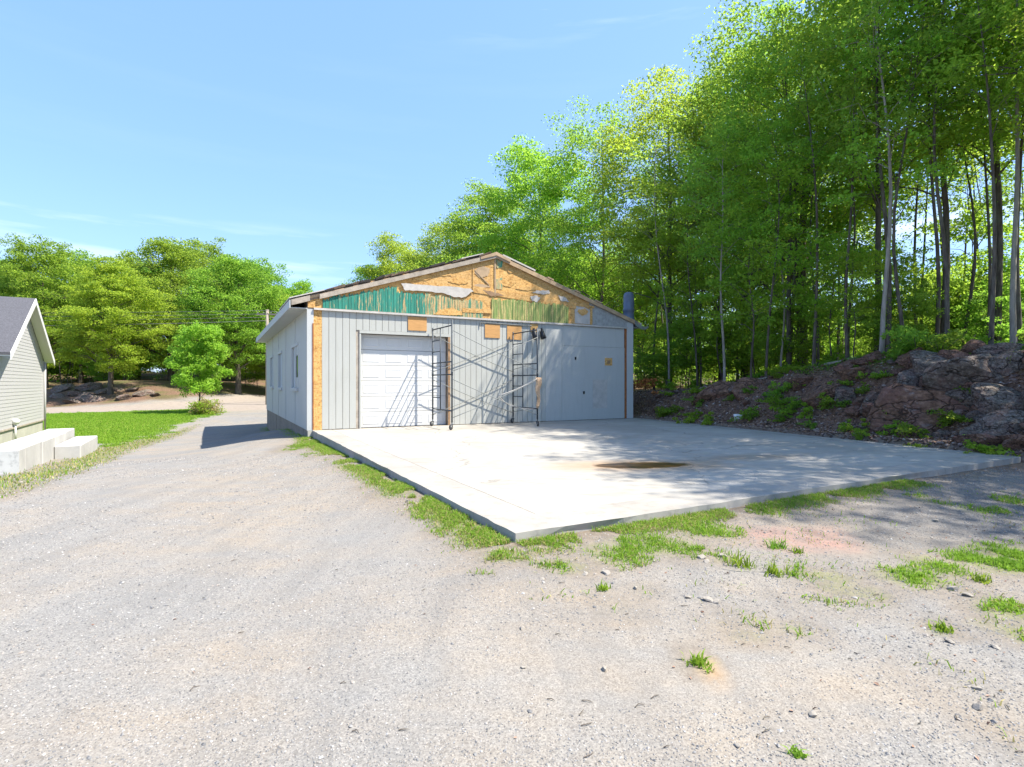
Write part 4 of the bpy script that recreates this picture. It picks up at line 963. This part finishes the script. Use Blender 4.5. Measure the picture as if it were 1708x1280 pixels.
# ------------------------------------------------------------------ rocks in the bank
def rock_mesh(seed, sub=4, nplane=13, rough=.10):
    import bmesh
    bm = bmesh.new(); bmesh.ops.create_icosphere(bm, subdivisions=sub, radius=1); r = np.random.default_rng(seed)
    N = r.normal(size=(nplane, 3)); N /= np.linalg.norm(N, axis=1)[:, None]; p = r.uniform(.52, .92, nplane)
    for v in bm.verts:
        d = np.array(v.co); q = N@d; rr = min([p[i]/q[i] for i in range(nplane) if q[i] > .15]+[1.15])
        rr += rough*(float(fbm(np.array(d[0]*2.5+seed), np.array(d[1]*2.5+d[2]*3.1), seed, 5))-.47); v.co = Vector(d*rr)
    me = bpy.data.meshes.new('rock'); bm.to_mesh(me); bm.free(); return me
RM = [rock_mesh(s) for s in (1, 2, 3, 4, 5, 6)]
RV = {}
def rockobj(i, mat, x, y, z, sx, sy, sz, rx, ry, rz, name='rock'):
    key = (i, mat)
    if key not in RV: me = RM[i].copy(); me.materials.append(M[mat]); RV[key] = me
    o = link(name, RV[key], None, (x, y, z)); o.scale = (sx, sy, sz); o.rotation_euler = (rx, ry, rz); return o
def bank_pt(px, py):            # where the sight line of a pixel meets the bank
    for Yd in np.arange(6, 40, .05):
        x = (px-854)/F*Yd; z = CAMZ+(640-py)/F*Yd
        if float(Ht(x, Yd)) > z: return x, Yd, z
    return None
bigr = [ # px, py, width px, height px, shape, material, label
 (1580, 692, 200, 112, 0, 'rock_red', 'largest reddish boulder face at the foot of the bank by the slab corner'),
 (1648, 626, 170, 112, 1, 'rock', 'large grey boulder at the top of the bank near the right edge'),
 (1700, 612, 80, 100, 3, 'rock', 'tall grey rock cut by the right edge of the photo'),
 (1592, 614, 110, 62, 2, 'rock', 'slanted grey slab of rock under the turf edge'),
 (1545, 652, 76, 66, 4, 'rock', 'pointed grey rock left of the largest boulder'),
 (1590, 652, 75, 38, 5, 'rock_red', 'flat reddish rock on top of the largest boulder'),
 (1695, 672, 115, 74, 2, 'rock', 'rounded grey rock low at the right edge'),
 (1700, 722, 90, 66, 4, 'rock', 'dark rock at the right edge above the leaf litter'),
 (1440, 625, 70, 40, 3, 'rock_red', 'red brown rock under the crooked pale trunk'),
 (1215, 655, 95, 60, 1, 'rock_red', 'red brown rock outcrop with pale streak left of the middle weeds'),
 (1255, 650, 60, 40, 5, 'rock_red', 'dark red rock just right of the outcrop'),
 (1480, 672, 75, 40, 0, 'rock', 'dark grey rock in the bank left of the pointed rock'),
 (1390, 660, 80, 45, 2, 'rock_red', 'brown rock in the middle of the bank'),
 (1640, 664, 90, 60, 1, 'rock', 'cracked grey rock between the boulders'),
 (1500, 700, 70, 40, 4, 'rock_red', 'low brown rock at the foot of the bank'),
 (1575, 645, 26, 18, 3, 'rock', 'small pale grey rock wedged above the largest boulder'),
 (1345, 640, 60, 35, 3, 'rock_red', 'red rock near the top of the bank below the thickest trunk'),
]
for (px, py, wp, hp, sh__, mt, lb) in bigr:
    q = bank_pt(px, py)
    if not q: continue
    x, y, z = q; sc_ = y/F; o = rockobj(sh__, mt, x+.0, y+.18*wp*sc_, z-.10*hp*sc_, wp*sc_*.56, wp*sc_*.42, hp*sc_*.60, random.uniform(-.3, .3), random.uniform(-.3, .3), random.uniform(-.6, .6)); tag(o, lb, 'rock', 'rocks in the bank')
random.seed(21); k = 0
while k < 150:
    px = random.uniform(1400, 1850) if k > 40 else random.uniform(1090, 1380); b = random.uniform(.35, 2.6); Yd = None
    # solve for the point on the bank with this offset
    k_ = (px-854)/F; Yd = (b + SLc[1] @ bn)/(k_*bn[0]+bn[1]); x = k_*Yd
    s_ = random.uniform(.07, .36)*(1.0 if px > 1400 else .5)
    o = rockobj(random.randrange(6), random.choice(['rock', 'rock_red', 'rock_red']), x, Yd, float(Ht(x, Yd))+s_*.1, s_*random.uniform(.8, 1.5), s_*random.uniform(.7, 1.2), s_*random.uniform(.5, .9), random.uniform(-.4, .4), random.uniform(-.4, .4), random.random()*6)
    tag(o, 'smaller broken rock lodged among the soil of the bank', 'rock', 'small rocks in the bank'); k += 1
for (px, py, s_) in ((150,650,.8),(172,657,.7),(130,659,.6),(235,660,.5),(248,656,.5),(205,666,.6),(110,650,.8),(95,662,.6),(160,668,.7),(125,672,.6),(190,652,.6),(222,652,.5),(260,660,.45),(145,662,.8)):
    g_ = gp(px, py); x, y = g_.x, g_.y; o = rockobj(random.randrange(6), 'rock', x, y, g_.z+.05, s_*1.3, s_, s_*.6, .1, .2, random.random()*6); tag(o, 'grey ledge rock under the trees beyond the lawn', 'rock', 'rocks beyond the lawn')

# rubble and leaf litter on the bank and its foot
r_ = np.random.default_rng(31)
def bank_samples(n, b0, b1, p0=1060, p1=1900):
    px = r_.uniform(p0, p1, n); b = r_.uniform(b0, b1, n); k_ = (px-854)/F; Yd = (b+SLc[1]@bn)/(k_*bn[0]+bn[1]); x = k_*Yd; return x, Yd, Ht(x, Yd)
x, y, z = bank_samples(16000, .03, 4.5); V_, F_ = leaves_np(np.stack([x, y, z+.015], 1), np.full(len(x), .03), 1, .075, r_, .3, .35); o = link('leaf_litter', np_mesh('leaf_litter', V_, F_, M['litter'])); tag(o, 'brown dead leaves covering the bank', kind='stuff')
oct_v = np.array([[1,0,0],[-1,0,0],[0,1,0],[0,-1,0],[0,0,1],[0,0,-1]], float); oct_f = np.array([[0,2,4],[2,1,4],[1,3,4],[3,0,4],[2,0,5],[1,2,5],[3,1,5],[0,3,5]])
def pebbles(name, x, y, z, s, mat, label):
    n = len(x); V0 = np.repeat(oct_v[None], n, 0)*(s[:, None, None]*r_.uniform(.6, 1.35, (n, 6, 1)))*np.array([1, 1, .62]); a = r_.random(n)*6.28
    c, q = np.cos(a)[:, None], np.sin(a)[:, None]; tl = r_.uniform(-.5, .5, n)[:, None]
    Xn = V0[:, :, 0]*c-V0[:, :, 1]*q; Yn = V0[:, :, 0]*q+V0[:, :, 1]*c; Zn = V0[:, :, 2]+Xn*tl
    V_ = np.stack([Xn+x[:, None], Yn+y[:, None], Zn+z[:, None]], 2).reshape(-1, 3); Fc = (oct_f[None]+np.arange(n)[:, None, None]*6).reshape(-1, 3)
    o = link(name, np_mesh(name, V_, Fc, mat)); return tag(o, label, kind='stuff')
m = MT('gravel_stone', .9, .2); r0 = m.island()
c = m.ramp(r0, [(0, (.08,.08,.08)), (.3, (.17,.17,.168)), (.62, (.25,.24,.225)), (.82, (.29,.245,.20)), (1, (.46,.45,.43))]); m.col(m.mix(.3, c, m.ramp(m.noise(90, 3, .6), [(.3, (.13,.13,.13)), (.7, (.32,.31,.30))]))); M['gravel'] = m.m
m = MT('rubble_stone', .9, .2); m.col(m.ramp(m.island(), [(0, (.06,.045,.04)), (.5, (.17,.11,.09)), (.9, (.28,.22,.19)), (1, (.42,.38,.34))])); M['rubble'] = m.m
x, y, z = bank_samples(9000, .02, 3.0); pebbles('bank_rubble', x, y, z, r_.uniform(.015, .07, len(x))*r_.random(len(x))**.5, M['rubble'], 'small broken stones and soil lumps on the bank')
# gravel: density falls with distance so that stones stay a pixel or so
N = 90000; dd = 1.7+10*(r_.random(N)**1.5); k_ = r_.uniform(-1.05, 1.05, N); x = k_*dd; y = dd
ok = (slab_dist(x, y) > .03) & (bankd(x, y) < .2) & (fbm(x*.7, y*1.1, 41)+.2*r_.random(N) > .44)
x, y, dd = x[ok], y[ok], dd[ok]; s = (.0022+.0035*r_.random(len(x))**3+.0006*dd)*np.where(r_.random(len(x)) < .02, 2.0, 1)
pebbles('gravel', x, y, Ht(x, y)+s*.15, s, M['gravel'], 'fine grey and tan gravel over the yard')
n = 3200; x = r_.uniform(-4, 9.5, n); y = r_.uniform(1.9, 8.5, n); ok = (np.abs(x/y) < 1.0) & (slab_dist(x, y) > .02) & (bankd(x, y) < .3) & (r_.random(n) < np.clip(.10+(x-.2*y)*.35, .05, 1))
x, y = x[ok], y[ok]; V_, F_ = leaves_np(np.stack([x, y, Ht(x, y)+.006], 1), np.full(len(x), .004), 1, .020, r_, .3, .5); o = link('yard_debris', np_mesh('yard_debris', V_, F_, M['litter'])); tag(o, 'scraps of dead leaf and bark strewn over the gravel', kind='stuff')
mb = MB()
for k in range(60):
    px_ = random.uniform(300, 1700); py_ = random.uniform(930, 1270)
    if px_ < 900 and random.random() < .6: continue
    p = gp(px_, py_); a = random.uniform(-.6, 1.2); L = random.uniform(.015, .055); d_ = Vector((math.cos(a), math.sin(a), 0)); c_ = Vector((-d_.y, d_.x, 0))*random.uniform(-.012, .012)
    mb.tube([p+Vector((0,0,.004)), p+d_*L*.5+c_+Vector((0,0,.008)), p+d_*L+Vector((0,0,.004))], [.0025, .0022, .0012], 4)
tag(mb.build('twigs', M['bark'], None), 'tiny dark twigs scattered over the gravel', kind='stuff')
# loose stones seen singly
random.seed(5)
for (px, py, s_) in ((1008,1118,.028),(1170,932,.05),(1180,938,.04),(1205,930,.045),(1010,957,.05),(976,959,.035),(1148,998,.035),(1180,1003,.05),(1195,1005,.04),(1060,983,.03),(870,1050,.028),(873,1115,.02),(790,960,.022),(681,838,.05),(1590,985,.045),(1615,995,.05),(1632,1182,.04),(1585,1073,.035),(1660,1082,.035),(1560,870,.05),(1655,823,.05),(905,968,.03),(880,885,.03),(720,875,.02),(1630,1150,.03),(1355,1195,.03),(1230,1245,.025)):
    p = gp(px, py); o = rockobj(random.randrange(6), 'stonep' if 'stonep' in M else 'stone_pale', p.x, p.y, p.z+s_*.15, s_*.75, s_*.6, s_*.4, 0, .2, random.random()*6, 'stone')
    tag(o, 'loose pale stone lying on the gravel in front of the slab', 'stone', 'loose stones on the gravel')
# white stone-like lump and dead brown fern on the bank
p = gp(1232, 703); q = bank_pt(1232, 697) or (p.x, p.y, p.z)
o = rockobj(2, 'stone_pale', q[0], q[1], q[2], .17, .13, .14, 0, .2, .4, 'white_stone'); o.data = o.data.copy(); o.data.materials.clear(); o.data.materials.append(M['htrim']); tag(o, 'single white stone at the foot of the bank beside the slab', 'stone')

# ------------------------------------------------------------------ ferns, weeds, logs
def plant_mesh(seed, n, R_, hgt, leafm, leaf=.10):
    r = np.random.default_rng(seed); C = r.normal(size=(n, 3))*np.array([R_*.5, R_*.5, hgt*.28])+np.array([0, 0, hgt*.5]); C[:, 2] = np.abs(C[:, 2])
    V_, F_ = leaves_np(C, np.full(n, R_*.35), 24, leaf, r, .5, .7); mb = MB()
    for k in range(7): a = k*.9+r.random(); mb.tube([(0, 0, -.05), (R_*.3*math.cos(a), R_*.3*math.sin(a), hgt*.5), (R_*.6*math.cos(a), R_*.6*math.sin(a), hgt*.85)], [.008, .006, .003], 4)
    return np_mesh('foliage', V_, F_, M[leafm]), mb.mesh('stems', M['bark'], True)
PV = [plant_mesh(1, 16, .45, .32, 'leaf_lime'), plant_mesh(2, 20, .5, .40, 'leaf'), plant_mesh(3, 14, .35, .5, 'leaf_lime')]
def plant(i, p, s_, lb, grp='weeds on the bank', name='weed_clump'):
    o = thing(name, lb, 'plant', p, random.random()*6, grp); o.scale = (s_, s_, s_); link('foliage', PV[i][0], o); link('stems', PV[i][1], o)
weeds = [(1112,685,1.0,'low green clump nearest the garage corner'),(1150,700,1.1,'low dark green weeds edging the slab right of the garage'),(1180,702,1.2,'thick weed clump on the slab edge left of the white stone'),(1165,665,.9,'weeds on the slope above the slab edge clump'),
 (1250,690,1.1,'bright weed clump just above the white stone'),(1290,660,1.2,'tall weeds under the slim pale trunk'),(1318,640,1.3,'bright bush high on the bank below the thickest trunk'),(1345,688,1.1,'green clump low on the bank in the middle'),(1325,672,1.0,'weed clump in the middle of the bank'),
 (1415,632,.9,'green sprig beside the red brown rock'),(1405,668,.7,'small weeds beside the brown rock'),(1490,685,1.0,'fern clump left of the largest boulder'),(1520,690,1.0,'fern clump touching the largest boulder'),(1485,710,.9,'low fern below the fern clump'),(1555,672,.7,'sprig growing on the pointed rock'),
 (1528,738,.8,'fern at the slab edge below the bank'),(1640,742,1.1,'bright fern at the slab corner in front of the largest boulder'),(1655,748,.9,'second fern right at the slab corner'),(1432,720,.6,'tiny weed at the foot of the bank')]
for (px, py, s_, lb) in weeds:
    q = bank_pt(px, py+8)
    if q: plant(random.randrange(3), (q[0], q[1]-.05, q[2]-.08), s_*.75*min(1, q[1]/15+.25), lb)
for k in range(34):
    x_, y_, z_ = bank_samples(1, .3, 2.2, 1090, 1720); plant(random.randrange(3), (x_[0], y_[0], z_[0]-.05), random.uniform(.35, .8), 'small fern clump among the broken rock of the bank', 'ferns among the bank rock', 'fern')
k = 0
while k < 60:
    x_, y_, z_ = bank_samples(1, 2.3, 9, 1070, 1800); plant(random.randrange(3), (x_[0], y_[0], z_[0]-.03), random.uniform(.7, 1.5), 'low leafy plant on the floor of the wood', 'plants on the wood floor', 'ground_plant'); k += 1
q = bank_pt(1165, 637) or (5, 21, 1.3)
r_ = np.random.default_rng(8); C = r_.normal(size=(16, 3))*np.array([.28, .2, .12]); V_, F_ = leaves_np(C, np.full(16, .16), 40, .10, r_, .6, 1.2); m_ = MT('dead_fern', .9); m_.col(m_.ramp(m_.island(), [(0, (.20,.07,.02)), (1, (.48,.20,.06))]))
o = link('dead_branch', np_mesh('dead_branch', V_, F_, m_.m), None, (q[0], q[1], q[2]+.1)); tag(o, 'rust brown heap of dead leaves on the bank by the garage corner', 'dead leaves')
def branch(pts, r, mat, lb):
    P = [Vector(p) for p in pts]; o = MB().tube(P, [r*(1-.6*i/(len(P)-1)) for i in range(len(P))], 7).build('fallen_branch', mat, None, True); return tag(o, lb, 'branch')
def bp(px, py, up=.05):
    for dy in range(2, 60, 3):
        q = bank_pt(px, py+dy)
        if q and bankd(q[0], q[1]) > .3 and q[1] < 24: return (q[0], q[1]-.05, q[2]+up)
    return (12, 14, 2)
branch([bp(1374, 610), bp(1400, 604), bp(1425, 598)], .05, M['bark_pale'], 'pale fallen branch lying along the turf edge below the thin tree')
branch([bp(1245, 640), bp(1262, 634), bp(1290, 622)], .035, M['bark_pale'], 'grey stick on the bank beside the slim pale trunk')
branch([bp(1560, 596), bp(1620, 582), bp(1700, 570)], .045, M['bark'], 'dark root running along the turf edge above the grey boulders')
branch([bp(1175, 668), bp(1186, 650), bp(1195, 638)], .03, M['bark'], 'dark stick leaning on the red brown outcrop')
# moss and root fringe hanging at the bank crest
x, y, z = bank_samples(2600, 2.1, 3.6, 1330, 1900); V_, F_ = leaves_np(np.stack([x, y, z+.03], 1), np.full(len(x), .10), 5, .07, r_, .5, 1.0); o = link('moss', np_mesh('moss', V_, F_, M['leaf_dark'])); tag(o, 'low mossy plants along the crest of the bank', kind='stuff')

# ------------------------------------------------------------------ grass
def blades(P, h, wd, r, lean=.5):
    n = len(P); a = r.random(n)*6.28; d = np.stack([np.cos(a), np.sin(a), np.zeros(n)], 1); a2 = r.random(n)*6.28; b = np.stack([np.cos(a2), np.sin(a2), np.zeros(n)], 1)
    hh = (h*(.35+1.3*r.random(n)**2.2))[:, None]; ww_ = (wd*(.6+.8*r.random(n)))[:, None]; up = np.array([0, 0, 1.]); ln = lean*r.random(n)[:, None]
    v0 = P-b*ww_; v1 = P+b*ww_; m1 = P+up*hh*.55+d*hh*ln*.35; v2 = m1+b*ww_*.8; v3 = m1-b*ww_*.8; v4 = P+up*hh*(1-.35*ln)+d*hh*ln*1.1
    V_ = np.stack([v0, v1, v2, v3, v4], 1).reshape(-1, 3); k = np.arange(n)[:, None]*5
    F_ = np.concatenate([k+[0, 1, 2], k+[0, 2, 3], k+[3, 2, 4]], 0); return V_, F_
r_ = np.random.default_rng(77); PG = []; PD = []
for (cx, cy, rx, ry, dn, dr) in GPW:
    n = int(dn*9500*(rx*ry*3.14))+6; a = r_.random(n)*6.28; q = r_.random(n)**.6*1.15; x = cx+np.cos(a)*q*rx; y = cy+np.sin(a)*q*ry; x = x+(fbm(x*1.3, y*1.3, 81)-.47)*rx*(1.6 if dn < 1.1 else .5)+(fbm(x*5, y*5, 83)-.47)*.22; y = y+(fbm(x*1.3, y*1.3, 82)-.47)*ry*(1.3 if dn < 1.1 else .4)+(fbm(x*5, y*5, 84)-.47)*.22
    ok = (slab_dist(x, y) > .015) & (r_.random(n) < np.clip(.30+3.4*(fbm(x*4, y*4, 51)-.36)-.75*(q/1.15)**2, 0, 1)); x, y = x[ok], y[ok]; dry = r_.random(len(x)) < dr*.75
    P = np.stack([x, y, Ht(x, y)], 1); PG.append(P[~dry]); PD.append(P[dry])
# sprigs strewn thinly over the dirt to the right
n = 26000; x = r_.uniform(-.5, 9.5, n); y = r_.uniform(2.2, 8.5, n); ok = (np.abs(x/y) < 1.0) & (slab_dist(x, y) > .02) & (bankd(x, y) < .3) & (r_.random(n) < np.clip((fbm(x*2.2, y*2.2, 71)-.50)*5, 0, 1)*np.clip((x-.3*y+.2)*.8, 0, 1)*np.clip((y-2.6)*.9, 0.05, 1))
x, y = x[ok], y[ok]; P = np.stack([x, y, Ht(x, y)], 1); dry = r_.random(len(P)) < .55; PG.append(P[~dry]); PD.append(P[dry])
# strip against the slab sides
for i, (t0, t1, dn) in {3: (0.0, 1.0, 1), 0: (.0, .62, .8)}.items():
    a_, b_2 = SLc[i], SLc[(i+1) % 4]; L = np.linalg.norm(b_2-a_); e = (b_2-a_)/L; nn = np.array([e[1], -e[0]]); n = int(L*6500*dn*(t1-t0)); t = r_.uniform(t0, t1, n); o_ = .015+np.abs(r_.normal(size=n))*.17
    P2 = a_+e*(t*L)[:, None]+nn*o_[:, None]; ok = fbm(P2[:, 0]*2.5, P2[:, 1]*2.5, 61) > .40; P2 = P2[ok]; P = np.stack([P2[:, 0], P2[:, 1], Ht(P2[:, 0], P2[:, 1])], 1); dry = r_.random(len(P)) < .5; PG.append(P[~dry]); PD.append(P[dry])
# against the garage left wall, and sparse single blades
t = r_.uniform(-.1, LEN, 2600); o_ = np.abs(r_.normal(size=2600))*.18; P2 = B0-ex*o_[:, None]+ey*t[:, None]; P = np.stack([P2[:, 0], P2[:, 1], Ht(P2[:, 0], P2[:, 1])], 1); PG.append(P)
# fringe by the block wall
def fill(poly, n):
    poly = np.array(poly); lo, hi = poly.min(0), poly.max(0); x = r_.uniform(lo[0], hi[0], n); y = r_.uniform(lo[1], hi[1], n); return x, y, poly_sd(x, y, [tuple(p) for p in poly])
x, y, d = fill(FRINGE, 70000); ok = d > r_.random(len(x))*.5-.25; x, y = x[ok], y[ok]; dry = r_.random(len(x)) < .62; P = np.stack([x, y, Ht(x, y)], 1)
V_, F_ = blades(P[~dry], .05, .007, r_); o = link('verge_grass', np_mesh('verge_grass', V_, F_, M['grass'])); tag(o, 'patchy green grass along the block wall', kind='stuff')
V_, F_ = blades(P[dry], .045, .008, r_, .9); o = link('verge_straw', np_mesh('verge_straw', V_, F_, M['grass_dry'])); tag(o, 'dry straw grass along the block wall', kind='stuff')
V_, F_ = blades(np.concatenate(PG), .040, .0036, r_, 1.5); o = link('grass', np_mesh('grass', V_, F_, M['grass'])); tag(o, 'short green grass growing in patches round the slab', kind='stuff')
V_, F_ = blades(np.concatenate(PD), .032, .0032, r_, 1.7); o = link('dry_grass', np_mesh('dry_grass', V_, F_, M['grass_dry'])); tag(o, 'short dry grass between the green patches', kind='stuff')
x, y, d = fill(LAWN, 260000); nzl = (fbm(x*1.4, y*1.4, 11)-.47)*2*1.2; ok = (d+nzl > .1); x, y = x[ok], y[ok]; keep = r_.random(len(x)) < .75; x, y = x[keep], y[keep]
V_, F_ = blades(np.stack([x, y, Ht(x, y)], 1), .06, .014, r_, .7); o = link('lawn_grass', np_mesh('lawn_grass', V_, F_, M['grass'])); tag(o, 'mown bright green lawn between the house and the drive', kind='stuff')
# single grass tufts out on the dirt
tufts = [(1240,945,.12,'biggest grass tuft standing alone right of the white stones'),(1296,915,.09,'small tuft on the pink dirt'),(1292,958,.10,'tuft between the biggest tuft and the bright patch'),(1160,1108,.05,'tiny tuft at the orange sand patch'),(1573,1052,.06,'small tuft on the gravel at the right'),(1330,922,.05,'tiny tuft at the lower edge of the pink dirt'),(1635,970,.07,'small tuft below the bright right lawn patch'),(1007,985,.05,'dark little tuft on the gravel below the long patch'),(1330,1262,.03,'tiny sprout near the bottom edge')]
for (px, py, h_, lb) in tufts:
    p = gp(px, py); n = 70; P = r_.normal(size=(n, 3))*np.array([h_*.45, h_*.4, 0]); V_, F_ = blades(P, h_*.9, .005, r_, 1.1); o = link('grass_tuft', np_mesh('grass_tuft', V_, F_, M['grass']), None, p); tag(o, lb, 'grass tuft')

# ------------------------------------------------------------------ pole, wires, far pale house
x, y = pd(446, 46); pl = thing('utility_pole', 'wooden utility pole showing above the left eave of the garage', 'utility pole', (x, y, float(Ht(x, y))), 0)
zt = CAMZ+(640-517)/F*46-float(Ht(x, y)); MB().tube([(0, 0, -.5), (0, 0, zt)], [.16, .12], 10).build('post', M['polewood'], pl, True)
MB().box(-.9, .9, -.06, .06, zt-.45, zt-.33).build('crossarm', M['polewood'], pl)
for k in (-.8, -.3, .3, .8): MB().tube([(k, 0, zt-.33), (k, 0, zt-.2)], .035, 8).build('insulator', M['galv'], pl, True)
for i, (z0, z1, lb) in enumerate(((519, 524, 'topmost of the power lines left of the pole'), (524, 529, 'second power line from the top'), (529, 535, 'third power line from the top'), (534, 544, 'lowest sagging thick cable of the power lines'))):
    za = CAMZ+(640-z0)/F*46; zb = CAMZ+(640-z1)/F*46; P = []
    for k in range(25): t = k/24; P.append((x+(-80-x)*t, 46+(-.3+.25*i)*1.0, za+(zb-za)*4*t*(1-t)*1.0+.0*t))
    o = MB().tube(P, .013 if i < 3 else .022, 5).build('power_line', M['wire'], None, True); tag(o, lb, 'power line', 'power lines')
    P = []
    for k in range(17): t = k/16; P.append((x+40*t, 46+35*t+(-.3+.25*i), za-.8*4*t*(1-t)))
    tag(MB().tube(P, .022, 5).build('power_line', M['wire'], None, True), 'power line running right from the pole behind the garage roof', 'power line', 'power lines')
hx, hy = pd(1525, 52); fh = thing('far_house', 'pale house glimpsed through the trunks above the bank', 'house', (hx, hy, float(Ht(hx, hy))-.3), .25)
def fpr(pts, y0, y1, mat, name, par=fh): return MB().prism(pts, y0, y1).build(name, mat, par)
fpr([(-3.2, 0), (3.2, 0), (3.2, 3.4), (0, 5.3), (-3.2, 3.4)], 0, 8, M['htrim'], 'wall')
fpr([(-3.6, 3.2), (0, 5.45), (3.6, 3.2), (3.6, 3.4), (0, 5.65), (-3.6, 3.4)], -.4, 8.4, M['hroof'], 'roof')
for t0 in (-1.8, .9): wq = MB().box(t0, t0+.9, -.03, -.002, 1.4, 2.6).build('window', M['glass'], fh); MB().box(t0-.08, t0+.98, -.02, -.001, 2.6, 2.7).build('frame', M['htrim'], wq)
hx, hy = pd(1425, 50); fh2 = thing('far_shed', 'grey shed seen between trunks left of the pale far house', 'shed', (hx, hy, float(Ht(hx, hy))-.3), .1)
fpr([(-2.6, 0), (2.6, 0), (2.6, 3.1), (-2.6, 3.6)], 0, 5, M['silver'], 'wall', fh2); fpr([(-2.9, 3.62), (2.9, 3.1), (2.9, 3.22), (-2.9, 3.75)], -.3, 5.3, M['hroof'], 'roof', fh2); fpr([(.3, .3), (1.2, .3), (1.2, 2.3), (.3, 2.3)], -.03, -.002, M['rust'], 'door', fh2)
